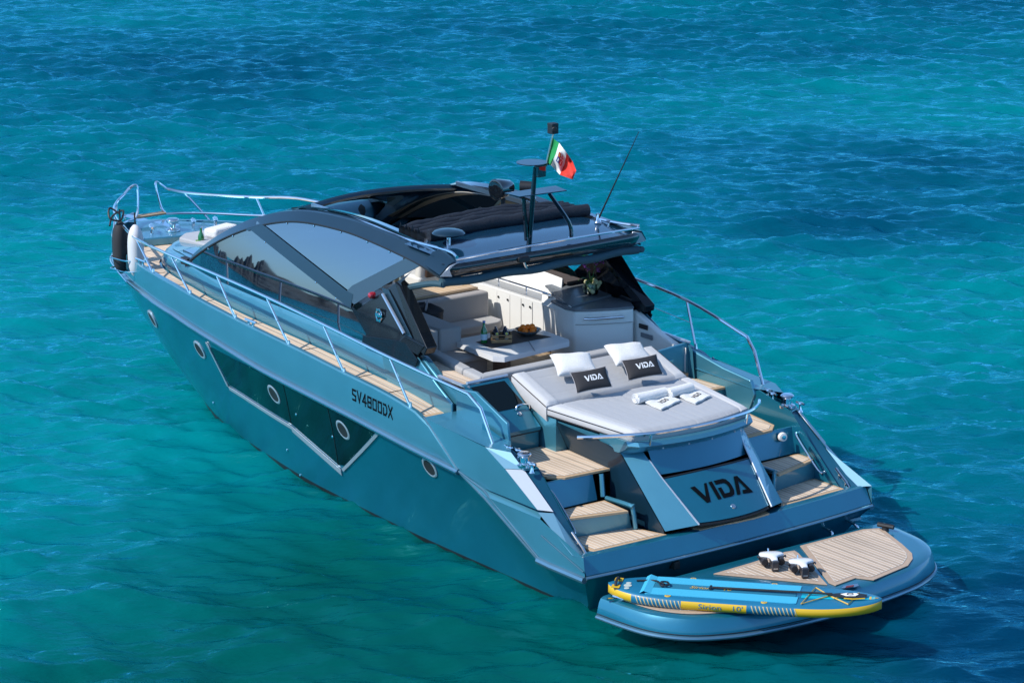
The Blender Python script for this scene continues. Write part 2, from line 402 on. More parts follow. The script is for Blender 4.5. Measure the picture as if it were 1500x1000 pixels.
def alongs(p, q, n=10):
    out = []
    for i in range(n+1):
        t = V(p).lerp(V(q), i/n); h, nn, _, _ = hull_t.ray_cast(V((t.x, 5, t.z)), V((0, -1, 0))); out.append(h or t)
    return out
MB_(alongs(b2, c2), .006); MB_(alongs(b_, c_), .004)
# silver frame line round the hull windows
def ribbon(line, wd, name, m, off=.012):
    for s in (1, -1):
        L = []
        for (p, wv) in line:
            h, n, _, _ = hull_t.ray_cast(V((p.x, 5, p.z)), V((0, -1, 0))); h = h or p
            h2, n, _, _ = hull_t.ray_cast(V((p.x+wv[0], 5, p.z+wv[1])), V((0, -1, 0))); h2 = h2 or h
            L.append((V((h.x, s*(h.y+off), h.z)), V((h2.x, s*(h2.y+off), h2.z))))
        MB().loft([[l[0] for l in L], [l[1] for l in L]], closed=False, caps=False).build(name, m, yacht, solid=.012)
f1 = alongs(H(304, 502), H(336, 566), 6); f2 = alongs(H(336, 566), H(427, 623), 14); f3 = alongs(H(427, 623), H(500, 687), 12); f4 = alongs(H(502, 686), H(553, 632), 8)
ribbon([(p, (.045, 0)) for p in f1], .05, 'window_trim', silver)
ribbon([(p, (0, -.05)) for p in f2], .05, 'window_trim', silver)
ribbon([(p, (0, -.085)) for p in f3], .05, 'window_trim', silver)
ribbon([(p, (-.03, -.03)) for p in f4], .05, 'window_trim', silver)
# portholes
portg = mat('porthole_glass', (.36,.34,.28), .10, coat=1)
for (px, py) in ((224, 467), (293, 512), (402, 577), (503, 629), (630, 684)):
    p = H(px, py); q1, n1, _, _ = hull_t.ray_cast(V((p.x, 5, p.z)), V((0, -1, 0)))
    for s in (1, -1):
        ax = V((n1.x, s*n1.y, n1.z)); c = V((p.x, s*p.y, p.z))+ax*.004
        o = MB().lathe([(.085, -.01), (.138, -.01), (.142, .006), (.126, .014), (.110, .012), (.095, .002)], c, ax, 28).build('porthole', silver, yacht, sharp=50)
        MB().lathe([(.001, .000), (.098, .001), (.098, .004), (.001, .005)], c, ax, 24).build('porthole_glass', portg, o)
        MB().lathe([(.092, .004), (.104, .004), (.104, .012), (.092, .010)], c, ax, 24).build('porthole_gasket', rubber, o)
# small fittings on the topside
for (px, py) in ((421, 659), (447, 706), (313, 590), (476, 582), (530, 614)):
    h = side(px, py)
    if h is None: continue
    for s in (1,): MB().lathe([(.001, 0), (.018, 0), (.018, .014), (.001, .018)], (h.x, s*h.y, h.z), (0, s, .1), 10).build('drain_fitting', chrome, yacht)
# registration lettering, port and starboard
b0 = side(516, 577, tree=bul_t); b1 = side(575, 605, tree=bul_t)
for s in (1, -1):
    O = V((b0.x, s*b0.y, b0.z-.07)) if s > 0 else V((b1.x, s*b1.y, b1.z-.07))
    E_ = V((b1.x, s*b1.y, b1.z-.07)) if s > 0 else V((b0.x, s*b0.y, b0.z-.07))
    ux = E_-O; L = ux.length; ux.normalize(); nn = V((0, s, 0)); uy = V((0, 0, 1))
    decal(word('SV4800DX'), O, ux, uy, nn, ink, 'registration_lettering', yacht, bul_t, sx=L/(8*1.28-.28), sy=.14, cuts=1, off=.005)

# ------------------------------------------------------------------ stern: sill, transom, quarter wings
mb = MB()
prof = [(.28, .795), (.14, .815), (.10, .81), (0, .62), (.0, .60), (.03, .56), (.34, .05), (.60, -.4)]
ring = []
for y in np.linspace(-1, 1, 33):
    r = []
    for (x, z) in prof:
        hw = 2.19 if z > .55 else 2.19-(.56-z)*.62
        bow_ = .10*(1-abs(y)**2.2)                     # the transom bows aft a little
        r.append(V((x-bow_*(1 if z > .5 else .6), y*hw, z)))
    ring.append(r)
mb.loft(ring, closed=False, caps=False); mb.build('transom', hullp, yacht, sharp=25)
MB().tube([V((-.012-.10*(1-abs(y)**2.2), y*2.2, .592)) for y in np.linspace(-1, 1, 33)], .021, 8).build('transom_strip', rubm, yacht)
for s in (-1,):                                   # chrome grab handles under the sill
    for yy in (-1.66,):
        MB().tube(bez([(.08, yy+.2, .46), (-.10, yy+.2, .43), (-.12, yy+.18, .36), (-.12, yy-.18, .36), (-.10, yy-.2, .43), (.08, yy-.2, .46)], 4), .018).build('grab_handle', chrome, yacht)
MB().box((-.03, .92, .50), (.10, .09, .10)).build('stern_fitting', blackm, yacht, bevel=.01)
MB().box((.06, -1.98, .44), (.02, .22, .03)).build('light_strip', silver, yacht)
Wn = lambda *a: a
for s in (1, -1):
    q = (lambda p: V(p) if s > 0 else m1(p))
    O1 = [(3.01, 2.255, 1.77), (1.82, 2.25, 1.70), (1.45, 2.235, 1.52), (.86, 2.22, 1.18)]
    Bt = [(2.33, 2.262, 1.275), (1.90, 2.235, 1.165)]
    # upper wing panel
    mb = MB(); mb.tri([q(p) for p in O1+[(1.9, 2.20, 1.165), (2.33, 2.255, 1.275)]]); mb.build('wing_panel', bluep, yacht, weld=False)
    mb = MB(); mb.poly([q(p) for p in [(2.33, 2.256, 1.275), (3.02, 2.262, 1.78), (3.01, 2.256, 1.772), (2.33, 2.25, 1.27)]])
    MB().tube([q((3.03, 2.258, 1.775)), q((2.33, 2.262, 1.28)), q((1.88, 2.235, 1.16)), q((.80, 2.232, .60))], .012, 6).build('styling_crease', rubm, yacht)
    # ledge and lower quarter panel
    LO = [(2.28, 2.262, 1.26), (1.82, 2.245, 1.10), (.80, 2.23, 1.09)]; LI = [(2.28, 2.2, 1.28), (1.80, 2.13, 1.165), (.86, 2.13, 1.16)]
    mb = MB(); mb.loft([[q(p) for p in LO], [q(p) for p in LI]], closed=False, caps=False); mb.build('quarter_ledge', bluep, yacht)
    mb = MB(); mb.tri([q(p) for p in [(2.28, 2.262, 1.26), (1.84, 2.238, 1.07), (.82, 2.22, .60), (0.0, 2.205, .60), (.02, 2.215, .83), (.80, 2.23, 1.09), (1.82, 2.245, 1.10)]]); mb.build('quarter_panel', bluep, yacht, weld=False)
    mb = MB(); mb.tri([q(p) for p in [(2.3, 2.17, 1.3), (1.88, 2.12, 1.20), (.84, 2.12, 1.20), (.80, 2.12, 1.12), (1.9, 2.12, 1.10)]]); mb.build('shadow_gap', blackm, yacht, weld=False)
    MB().tube([q((.75+.02, 2.236, .90)), q((0.01, 2.225, .67))], .008, 6).build('styling_crease', rubm, yacht)
    # bevels: upper strip coloured as sun glare, lower bevel, inner slope darkened as shade
    mb = MB(); mb.poly([q(p) for p in [(1.45, 2.235, 1.52), (1.27, 2.1, 1.53), (.72, 2.1, 1.17), (.86, 2.22, 1.18)]]); mb.build('wing_glare_strip', glarep, yacht, solid=.006)
    mb = MB(); mb.poly([q(p) for p in [(1.82, 2.25, 1.70), (1.52, 2.1, 1.68), (1.28, 2.1, 1.535), (1.46, 2.237, 1.525)]]); mb.build('wing_bevel', bevelp, yacht)
    mb = MB(); mb.poly([q(p) for p in [(.85, 2.222, 1.155), (.72, 2.1, 1.155), (.18, 2.1, .80), (.02, 2.215, .83), (.21, 2.225, .81)]]); mb.build('wing_bevel', bevelp, yacht)
    mb = MB(); mb.loft([[q((1.30, 2.1, 1.535)), q((.70, 2.1, 1.13)), q((.12, 2.12, .785))], [q((1.20, 1.95, 1.54)), q((.72, 1.95, 1.10)), q((.24, 1.95, .72))]], closed=False, caps=False)
    mb.build('wing_slope', shadep, yacht)
    # flat on top of the wing and the recess that carries the winch
    mb = MB(); mb.tri([q(p) for p in [(3.06, 2.25, 1.765), (1.82, 2.245, 1.705), (1.52, 2.1, 1.68), (1.85, 1.86, 1.70), (3.06, 1.76, 1.765)]]); mb.build('wing_top', bluep, yacht, weld=False)
    mb = MB(); mb.loft([[q((1.86, 1.95, 1.69)), q((1.3, 1.95, 1.53)), q((1.18, 1.95, 1.53))], [q((1.9, 2.12, 1.69)), q((1.52, 2.12, 1.55)), q((1.25, 2.12, 1.535))]], closed=False, caps=False); mb.build('winch_base', hullp, yacht)
    # inner wall of the stairs
    mb = MB(); mb.tri([q(p) for p in [(1.9, 1.93, 1.72), (1.2, 1.945, 1.545), (.72, 1.945, 1.105), (.24, 1.945, .725), (.16, 1.93, .7), (.16, 1.93, .6), (2.3, 1.93, .6), (2.35, 1.9, 1.8)]]); mb.build('stair_wall', hullp, yacht, weld=False)
    # tall fin beside the hatch
    if s > 0: MB().slab([q(p) for p in [(2.95, 1.80, 2.08), (2.55, 1.81, 2.13), (1.9, 1.83, 1.90), (1.84, 1.84, 1.6), (1.9, 1.84, 1.38), (2.95, 1.80, 1.38)]], (0, s*.045, 0)).build('hatch_fin', bluep, yacht, bevel=.015)
    else: MB().slab([q(p) for p in [(2.95, 1.80, 1.98), (2.35, 1.83, 1.86), (1.86, 1.86, 1.80), (1.80, 1.88, 1.62), (1.9, 1.88, 1.38), (2.95, 1.80, 1.38)]], (0, s*.06, 0)).build('passage_wall', bluep, yacht, bevel=.02)
    # mooring winch, cleats and fairlead
    c = q((1.36, 2.03, 1.60))
    o = MB().lathe([(.001, -.06), (.10, -.06), (.10, -.03), (.055, -.01), (.05, .05), (.075, .07), (.085, .09), (.07, .105), (.001, .11)], c, (0, 0, 1), 20).build('mooring_winch', chrome, yacht)
    for (dx, dy, h) in ((-.2, .04, .0), (.2, -.06, .05), (.33, -.02, .06)):
        cc = c+V((dx, s*dy, h-.05)); fo = MB()
        fo.lathe([(.001, -.03), (.035, -.03), (.02, 0), (.017, .06), (.035, .075), (.03, .09), (.001, .092)], cc, (0, 0, 1), 12)
        fo.tube([cc+V((-.07, 0, .08)), cc+V((.07, 0, .08))], .015); fo.build('mooring_cleat', chrome, yacht)
    cb = MB(); c = q((.33, 2.03, .83))
    for dx in (-.06, .06): cb.tube([c+V((dx, 0, -.04+dx*.7)), c+V((dx, 0, .05+dx*.7))], .02)
    cb.tube([c+V((-.13, 0, -.05)), c+V((-.06, 0, .02)), c+V((.06, 0, .1)), c+V((.13, 0, .15))], .018); cb.build('mooring_cleat', chrome, yacht)
    # oval fairlead in the wall forward of the winch
    c = q((1.86, 1.98, 1.55))
    MB().lathe([(.06, 0), (.085, 0), (.09, .02), (.06, .025)], c, (-1, 0, .35), 20).build('fairlead', satin, yacht)
    MB().lathe([(.001, .0), (.06, .0), (.06, .004), (.001, .005)], c, (-1, 0, .35), 18).build('fairlead_plate', creamg, yacht)
    # grab rail on the stair wall
    MB().tube(bez([q((1.05, 1.93, 1.30)), q((1.0, 1.88, 1.27)), q((.62, 1.88, .95)), q((.58, 1.93, .92))], 4), .014).build('stair_handrail', chrome, yacht)

# ------------------------------------------------------------------ stairs
def inset(pts, d):
    n = len(pts); out = []; area = sum(pts[i][0]*pts[(i+1) % n][1]-pts[(i+1) % n][0]*pts[i][1] for i in range(n)); sg = 1 if area > 0 else -1
    for i in range(n):
        a, b, c = V(pts[i-1][:2]), V(pts[i][:2]), V(pts[(i+1) % n][:2]); u = (b-a).normalized(); v = (c-b).normalized()
        n1 = V((-u.y, u.x))*sg; n2 = V((-v.y, v.x))*sg; k = (n1+n2); L = max(.35, k.length_squared/2*1.0)
        out.append(tuple(b+k*d/max(.5, (1+n1.dot(n2)))))
    return out
def teak_panel(name, pts, z, parent, planks=teak, edge=teake, border=.055, th=.03, bev=.006):
    base = MB().slab([V((p[0], p[1], z-th)) for p in pts], (0, 0, th)).build(name, edge, parent, bevel=bev)
    ins = inset(pts, border)
    MB().tri([V((p[0], p[1], z+.003)) for p in ins]).build('teak_planking', planks, base, weld=False)
    i2 = inset(pts, border-.007)
    MB().loft([[V((p[0], p[1], z+.0045)) for p in i2], [V((p[0], p[1], z+.0045)) for p in ins]], caps=False).build('caulking_line', mat('pale_caulk', (.60,.56,.50), .7) if 'pale_caulk' not in MATS else MATS['pale_caulk'], base)
    return base
for s in (1, -1):
    q = lambda L: [(x, s*y) for x, y in L]
    teak_panel('stair_tread', q([(.19, 1.93), (.16, .88), (.56, 1.02), (.72, 1.10), (.72, 1.93)]), .805, yacht)
    teak_panel('stair_tread', q([(1.02, 1.92), (1.0, 1.13), (.52, 1.16), (.70, 1.84), (.74, 1.92)]), 1.05, yacht)
    teak_panel('stair_tread', q([(2.3, 1.86), (2.3, .84), (1.10, .95), (1.14, 1.60), (1.28, 1.76), (1.9, 1.86)]), 1.38, yacht)
    mb = MB(); mb.tri([V((.74, s*1.93, .8)), V((.60, s*1.05, .8)), V((.58, s*1.12, 1.02)), V((.74, s*1.93, 1.02))]); mb.build('stair_riser', bluep, yacht, solid=.02)
    mb = MB(); mb.slab([V((1.06, s*1.93, 1.04)), V((1.06, s*1.18, 1.04)), V((1.16, s*1.18, 1.36)), V((1.16, s*1.93, 1.36))], (.03, 0, 0)); mb.build('stair_riser', hullp, yacht, bevel=.01)
    MB().tube([V((1.04, s*1.12, 1.08)), V((1.10, s*1.10, 1.34))], .03).build('riser_post', bluep, yacht)
    MB().tube(bez([V((1.0, s*1.10, 1.07)), V((.58, s*1.10, 1.09)), V((.53, s*1.09, 1.06)), V((.51, s*1.06, .82))], 4), .028).build('step_rail', bluep, yacht)
    MB().box((1.45, s*1.27, .52), (2.2, .80, .50)).build('stair_base', darkp, yacht)

# ------------------------------------------------------------------ sunpad moulding and garage door
for s in (1, -1):
    q = (lambda p: V((p[0], s*p[1], p[2])))
    mb = MB()
    mb.tri([q(p) for p in [(.18, .90, .80), (.20, .905, .86), (.95, .93, 1.58), (1.10, .97, 1.66), (2.1, 1.07, 1.76), (2.9, 1.08, 2.0), (2.9, 1.04, 1.38), (2.3, .86, 1.36), (1.1, .97, 1.36), (1.1, .97, .8)]])
    mb.build('moulding_side', darkp, yacht, weld=False)
    mb = MB(); mb.loft([[q((.17, .90, .84)), q((.93, .925, 1.575)), q((1.12, .97, 1.66))], [q((-.02, .56, .90)), q((.70, .715, 1.53)), q((.86, .73, 1.66))]], closed=False, caps=False)
    mb.build('moulding_flange', bluep, yacht, solid=.012)
    MB().tube([q((-.03, .555, .905)), q((.52, .68, 1.365)), q((.70, .71, 1.53))], .012, 6).build('flange_bead', silver, yacht)
mb = MB()
def door(u, v):
    y = -1+2*u; hw = .545+.145*v; return V((.02+.50*v-.09*(1-y*y), y*hw, .905+.42*v+.03*(1-y*y)*v))
mb.grid(door, 17, 6); dr = mb.build('garage_door', hullp, yacht, solid=.03); 
mb = MB().grid(lambda u, v: V((.60+.14*v-.08*(1-(2*u-1)**2), (-1+2*u)*(.69+.02*v), 1.37+.30*v)), 17, 4); mb.build('recess_panel', hullp, yacht)
MB().tube([door(u, 1.0)+V((.0, 0, .018)) for u in np.linspace(0, 1, 17)], .012, 6).build('door_seal', blackm, yacht)
MB().tube([door(u, 0.0)+V((.0, 0, -.02)) for u in np.linspace(0, 1, 17)], .02, 6).build('door_seal', blackm, yacht)
MB().lathe([(.001, 0), (.034, 0), (.03, .012), (.018, .014), (.001, .012)], door(.50, .22)+V((-.016, 0, 0)), (-.6, 0, .8), 18).build('door_lock', chrome, dr)
d0, d1 = door(.12, .35), door(.88, .35)
up_ = (door(.5, .9)-door(.5, .1)).normalized(); nn = up_.cross(V((0, -1, 0))); nn = nn if nn.x < 0 else -nn
dbv = bvh_of(dr)
Lw = .82
decal(VIDA, V((.15, Lw/2, 1.055)), (0, -1, 0), up_, nn, ink, 'name_lettering', dr, dbv, sx=Lw/3.5, sy=.245, cuts=3, off=.022, reach=1)
# threshold strip under the door
MB().slab([V((.30, .55, .80)), V((.02, .50, .80)), V((-.02, -.30, .80)), V((.0, -.55, .80)), V((.30, -.6, .80))], (0, 0, .02)).build('threshold', teake, yacht)
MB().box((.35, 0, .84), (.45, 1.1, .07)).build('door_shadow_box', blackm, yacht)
# lip that carries the sunpad
def lip_x(y): return .70-.17*(1-min(1, abs(y)/.92)**2)
rg = []
for y in np.linspace(-1, 1, 25):
    yy = y*.95; x = lip_x(yy)+(.10 if abs(y) > .97 else 0)
    rg.append([V((x, yy, 1.72)), V((x+.03, yy, 1.765)), V((1.3, yy*1.02, 1.77)), V((1.3, yy*1.02, 1.60)), V((x+.17, yy, 1.60)), V((x+.06, yy, 1.655))])
MB().loft(rg).build('sunpad_lip', bluep, yacht, sharp=30)
for yy in (-.55, -.15, .2, .55): MB().lathe([(.001, 0), (.012, 0), (.01, .01), (.001, .012)], V((lip_x(yy)+.055, yy, 1.665)), (-1, 0, -.4), 8).build('lip_light', silver, yacht)
MB().slab([V((.9, .9, 1.66)), V((.9, -.9, 1.66)), V((2.1, -1.06, 1.70)), V((2.1, 1.06, 1.70))], (0, 0, .06)).build('sunpad_base', bluep, yacht)
# rail behind the pad
rp = bez([(1.22, 1.36, 1.80), (1.0, 1.2, 1.83), (.62, .75, 1.88), (.50, .3, 1.90), (.48, 0, 1.90), (.50, -.3, 1.90), (.62, -.75, 1.88), (.85, -1.1, 1.85), (1.0, -1.25, 1.84)], 6)
rl = MB().tube(rp, .022).build('stern_rail', chrome, yacht)
for yy in (.74, -.74):
    MB().tube([(.66, yy*1.0, 1.72), (.635, yy, 1.86)], .017).build('rail_post', chrome, rl)
# ------------------------------------------------------------------ sunpad cushions
def pad_edge(y, r=.0): return .80-.13*(1-min(1, abs(y)/.9)**2)+r
def padtop(u, v):
    y = -1+2*u; hw = .885+(1.085-.885)*v; x0 = pad_edge(y*.9); x = x0+(2.13-x0)*v
    ed = max(abs(y), 0); e = (1-min(1, (1-abs(y))/.06))**2 if abs(y) > .94 else 0; e2 = (1-min(1, v/.05))**2 if v < .05 else 0; e3 = (1-min(1, (1-v)/.04))**2 if v > .96 else 0
    z = 1.885+.05*v-.03*max(e, e2, e3)
    k = abs((y*hw*8.2) % 1-.5)                     # stitched ribs
    if abs(y) < .84: z -= .006*max(0, (k-.43)/.07)
    if abs(abs(y)-.84) < .02: z -= .010
    return V((x, y*hw, z))
mb = MB().grid(padtop, 121, 26)
bd = lambda zz, g: [padtop(u, 0)*1+V((-g, 0, zz-padtop(u, 0).z)) for u in np.linspace(0, 1, 121)]
rim = [padtop(u, 0) for u in np.linspace(0, 1, 61)]+[padtop(1, v) for v in np.linspace(0, 1, 14)][1:]+[padtop(u, 1) for u in np.linspace(1, 0, 61)][1:]+[padtop(0, v) for v in np.linspace(1, 0, 14)][1:-1]
cen = V((1.5, 0, 0))
def out(p, g, z):
    d = V((p.x-cen.x, p.y, 0)); d.normalize(); return V((p.x+d.x*g, p.y+d.y*g, z))
mb.loft([rim, [out(p, .012, p.z-.02) for p in rim], [out(p, .012, p.z-.09) for p in rim], [out(p, .0, p.z-.105) for p in rim]], closed=True, caps=False)
for f in mb.bm.faces:
    c = f.calc_center_median(); hw = .885+.2*max(0, min(1, (c.x-.7)/1.43)); f.material_index = 1 if abs(c.y) > .845*hw or c.z < 1.835 else 0
pad = mb.build('sunpad', [grey, sunlitup], yacht, sharp=60)
MB().tube([out(p, .014, p.z-.026) for p in rim], .006, 5, closed=True).build('piping', blackf, pad)
MB().tube([out(p, .012, p.z-.10) for p in rim], .008, 5, closed=True).build('piping', blackf, pad)
def backtop(u, v):
    y = -1+2*u; hw = 1.085; x = 2.16+.68*v; z = 1.935+.235*v
    e = (max(0, abs(y)-.95)/.05)**2; e2 = max(0, (v-.93)/.07)**2; e3 = max(0, (.06-v)/.06)**2
    z -= .035*max(e, e2, e3)
    k = abs((v*4.2) % 1-.5)
    if abs(y) < .84: z -= .007*max(0, (k-.44)/.06)
    if .84 < abs(y): z += .012
    if abs(abs(y)-.845) < .015: z -= .010
    return V((x, y*hw, z))
mb = MB().grid(backtop, 90, 40)
rim2 = [backtop(u, 0) for u in np.linspace(0, 1, 45)]+[backtop(1, v) for v in np.linspace(0, 1, 14)][1:]+[backtop(u, 1) for u in np.linspace(1, 0, 45)][1:]+[backtop(0, v) for v in np.linspace(1, 0, 14)][1:-1]
cen = V((2.5, 0, 0))
mb.loft([rim2, [out(p, .012, p.z-.03) for p in rim2], [out(p, .012, p.z-.15) for p in rim2], [out(p, 0, p.z-.19) for p in rim2]], closed=True, caps=False)
for f in mb.bm.faces:
    c = f.calc_center_median(); f.material_index = 1 if abs(c.y) > .845*1.085 else 0
back = mb.build('sunpad_backrest', [grey, sunlitup], yacht, sharp=60)
MB().tube([out(p, .016, p.z-.03) for p in rim2 if abs(p.y) > 1.05], .006, 5).build('piping', blackf, back) if False else None
for s in (1, -1): MB().tube([V((2.16+.68*t, s*1.10, 1.905+.235*t)) for t in np.linspace(0, 1, 8)], .006, 5).build('piping', blackf, back)
MB().slab([V((2.0, 1.07, 1.38)), V((2.0, -1.07, 1.38)), V((2.86, -1.07, 1.38)), V((2.86, 1.07, 1.38))], (0, 0, .40)).build('backrest_base', bluep, yacht)

# ------------------------------------------------------------------ engine hatch beside the sunpad (port side)
for s in (1,):
    q = (lambda p: V((p[0], s*p[1], p[2])))
    mb = MB(); mb.loft([[q((2.30, 1.80, 1.36)), q((2.30, 1.80, 1.57)), q((2.26, 1.80, 1.60)), q((2.26, 1.80, 1.64)), q((2.88, 1.78, 2.11)), q((2.95, 1.78, 2.11))],
        [q((2.30, 1.10, 1.36)), q((2.30, 1.10, 1.57)), q((2.26, 1.10, 1.60)), q((2.26, 1.10, 1.64)), q((2.88, 1.12, 2.11)), q((2.95, 1.12, 2.11))]], closed=False, caps=False)
    hb = mb.build('hatch_box', hullp, yacht, sharp=20)
    MB().tube([q((2.285, 1.8, 1.585)), q((2.285, 1.1, 1.585))], .012, 6).build('hatch_gap', blackm, hb)
    n = V((-.6, 0, .8)); f = lambda t, y: q((2.26+.62*t, y, 1.64+.47*t))+n.normalized()*.006
    MB().poly([f(.42, 1.66), f(.95, 1.70), f(.95, 1.20), f(.50, 1.14), f(.42, 1.22)]).build('hatch_glass', hullglass, hb)
    MB().tube(bez([f(.38, 1.30)+n*.0, f(.42, 1.26)+n*.04, f(.40, 1.12)+n*.04, f(.36, 1.10)], 4), .012).build('hatch_handle', chrome, hb)
    MB().lathe([(.001, 0), (.03, 0), (.026, .01), (.001, .014)], f(.30, 1.28), n, 14).build('hatch_lock', chrome, hb)
    MB().tube([q((2.90, 1.72, 2.135)), q((2.90, 1.12, 2.135))], .02).build('hatch_hinge_rail', silver, hb)

# starboard passage from the stairs up to the cockpit
teak_panel('passage_tread', [(2.30, -1.10), (2.92, -1.10), (2.92, -1.80), (2.30, -1.86)], 1.62, yacht)
MB().slab([V((2.32, -1.10, 1.36)), V((2.32, -1.86, 1.36)), V((2.32, -1.86, 1.59)), V((2.32, -1.10, 1.59))], (.03, 0, 0)).build('passage_riser', hullp, yacht)
MB().slab([V((2.93, -1.05, 1.50)), V((2.93, -1.78, 1.50)), V((2.93, -1.80, 2.08)), V((2.93, -1.05, 2.02))], (.04, 0, 0)).build('passage_gate', bluep, yacht, bevel=.012)
MB().box((2.915, -1.45, 1.88), (.02, .10, .03)).build('gate_latch', chrome, yacht)

MB().lathe([(.001, 0), (.055, 0), (.06, .02), (.05, .05), (.001, .06)], V((1.10, -1.72, 1.28)), (-1, .3, .1), 18).build('deck_shower', whiteg, yacht)
MB().lathe([(.001, .061), (.028, .061), (.026, .066), (.001, .067)], V((1.10, -1.72, 1.28)), (-1, .3, .1), 14).build('shower_nozzle', chrome, yacht)
# ------------------------------------------------------------------ decks
zd = lambda x: zt(x)-.125-.04*max(0, min(1, (x-9)/2))
def WC(x): return smooth(x, [2.8, 7.5, 8.6, 9.4, 10.2, 10.8, 11.2, 11.5, 11.75, 11.85], [1.78, 1.78, 1.74, 1.62, 1.42, 1.22, 1.02, .72, .36, 0])
DX = [x for x in np.linspace(3.0, 13.75, 74)]
for s in (1, -1):
    mb = MB(); mb.loft([[V((x, s*max(.0, yt(x)-.05), zd(x))) for x in DX], [V((x, s*(max(0, WC(x)-.05) if x < 11.85 else 0), zd(x))) for x in DX]], closed=False, caps=False)
    mb.build('side_deck', bluep, yacht)
    # teak laid on the side deck in lengths, and round the foredeck
    edges = [3.2, 4.06, 4.75, 6.0, 7.3, 8.55, 9.5, 10.4, 11.2]
    for a, b in zip(edges[:-1], edges[1:]):
        X = np.linspace(a+.012, b-.012, 10)
        o = MB().loft([[V((x, s*(yt(x)-.085), zd(x)+.012)) for x in X], [V((x, s*(yt(x)-.085), zd(x)+.022)) for x in X], [V((x, s*(WC(x)+.03), zd(x)+.022)) for x in X], [V((x, s*(WC(x)+.03), zd(x)+.012)) for x in X]], closed=False, caps=False).build('side_deck_teak', teak, yacht)
        pts = [(X[0], yt(X[0])-.125), (X[-1], yt(X[-1])-.125)]
        MB().loft([[V((x, s*(yt(x)-.125), zd(x)+.0235)) for x in X], [V((x, s*(yt(x)-.133), zd(x)+.0235)) for x in X]], closed=False, caps=False).build('caulking_line', MATS['pale_caulk'], o)
    X = np.linspace(11.2, 12.35, 14)
    MB().loft([[V((x, s*max(.02, yt(x)-.085), zd(x)+.02)) for x in X], [V((x, s*(WC(x)+.03 if x < 11.85 else 0), zd(x)+.02)) for x in X]], closed=False, caps=False).build('foredeck_teak', teak, yacht)
    # raised teak end of the side deck
    MB().slab([V((3.36, s*1.84, 1.68)), V((3.36, s*2.14, 1.68)), V((3.17, s*2.14, 1.66)), V((3.17, s*1.84, 1.66))], (0, 0, .05)).build('deck_end_teak', teake, yacht, bevel=.01)
# bow platform with the windlass
mb = MB(); pl = [(12.32, .66), (12.9, .42), (13.4, .15), (13.4, -.15), (12.9, -.50), (12.25, -.95), (12.1, -.85), (12.12, -.3), (12.2, .2)]
mb.slab([V((x, y, 1.90)) for x, y in pl], (0, 0, .12)); mb.build('bow_platform', bluep, yacht, bevel=.02)
mb = MB(); mb.lathe([(.001, 0), (.11, 0), (.11, .03), (.05, .05), (.045, .11), (.09, .13), (.10, .17), (.08, .19), (.001, .2)], V((12.5, .05, 2.02)), (0, 0, 1), 18)
mb.box((12.75, .0, 2.05), (.45, .2, .07)); mb.build('windlass', chrome, yacht, bevel=.008)
for (x, y) in ((12.55, .38), (12.5, -.30), (12.4, -.62)):
    mb = MB()
    for d in (-.05, .05): mb.lathe([(.001, 0), (.025, 0), (.02, .09), (.04, .11), (.035, .125), (.001, .13)], V((x+d, y-d*.5, 2.02)), (0, 0, 1), 10)
    mb.tube([V((x-.12, y+.06, 2.13)), V((x+.12, y-.06, 2.13))], .018); mb.build('bow_cleat', chrome, yacht)
mb = MB(); mb.box((13.55, 0, 1.97), (.75, .16, .09)); mb.lathe([(.001, -.1), (.06, -.1), (.03, 0), (.06, .1), (.001, .1)], V((13.9, 0, 1.98)), (0, 1, 0), 12); mb.build('anchor_roller', chrome, yacht, bevel=.01)
# mid-ship cleats in the notches
for s in (1, -1):
    for x in (7.0, 10.6):
        c = V((x, s*(yt(x)-.05), zt(x)+.0)); mb = MB()
        for d in (-.05, .05): mb.tube([c+V((d, 0, -.02)), c+V((d, 0, .05))], .016)
        mb.tube([c+V((-.13, 0, .05)), c+V((.13, 0, .05))], .018); mb.build('mooring_cleat', chrome, yacht)

# ------------------------------------------------------------------ coachroof and cabin sides
def belt(x): return smooth(x, [2.8, 5.4, 7, 9.3, 10.2, 11, 11.85], [2.20, 2.22, 2.27, 2.31, 2.27, 2.18, 2.12])
def surf(x, z):                                    # cabin side: leans inboard, slightly domed
    h = max(0, z-2.25); base = WC(x)-.02 if x < 9.6 else WC(9.6)-.02
    return base+.02-.185*h-.06*h*h
for s in (1, -1):
    X = [x for x in np.linspace(3.4, 11.85, 60)]
    mb = MB(); rg = []
    for x in X:
        b = belt(x) if x > 5.2 else lerp(x, [3.4, 5.2], [2.02, belt(5.2)])
        W_ = max(0, WC(x)); k = max(0., min(1, (x-9.4)/1.0))
        if x < 9.5: rg.append([V((x, s*W_, zd(x)-.02)), V((x, s*(W_-.005), zd(x)+.08)), V((x, s*(W_-.02), b-.03)), V((x, s*(W_-.035), b)), V((x, s*(W_-.09), b+.01))])
        else: rg.append([V((x, s*W_, zd(x)-.02)), V((x, s*max(0, W_-.005), zd(x)+.08)), V((x-.04*k, s*max(0, W_-.02-.03*k), b-.05)), V((x-.09*k, s*max(0, W_-.05-.06*k), b+.01)), V((x-.16*k, s*max(0, W_-.13-.10*k), b+.025))])
    mb.loft(rg, closed=False, caps=False); mb.build('coachroof_side', bluep, yacht, sharp=60)
# coachroof top forward of the windscreen
mb = MB(); X = np.linspace(9.2, 11.8, 26); rg = []
for x in X:
    W_ = max(0.01, WC(x)-.12); b = belt(x)+.028; rg.append([V((x-.1*max(0, min(1, (x-9.4))), W_*t, b+.05*(1-t*t))) for t in np.linspace(-1, 1, 17)])
mb.loft(rg, closed=False, caps=False); mb.build('coachroof_top', bluep, yacht)
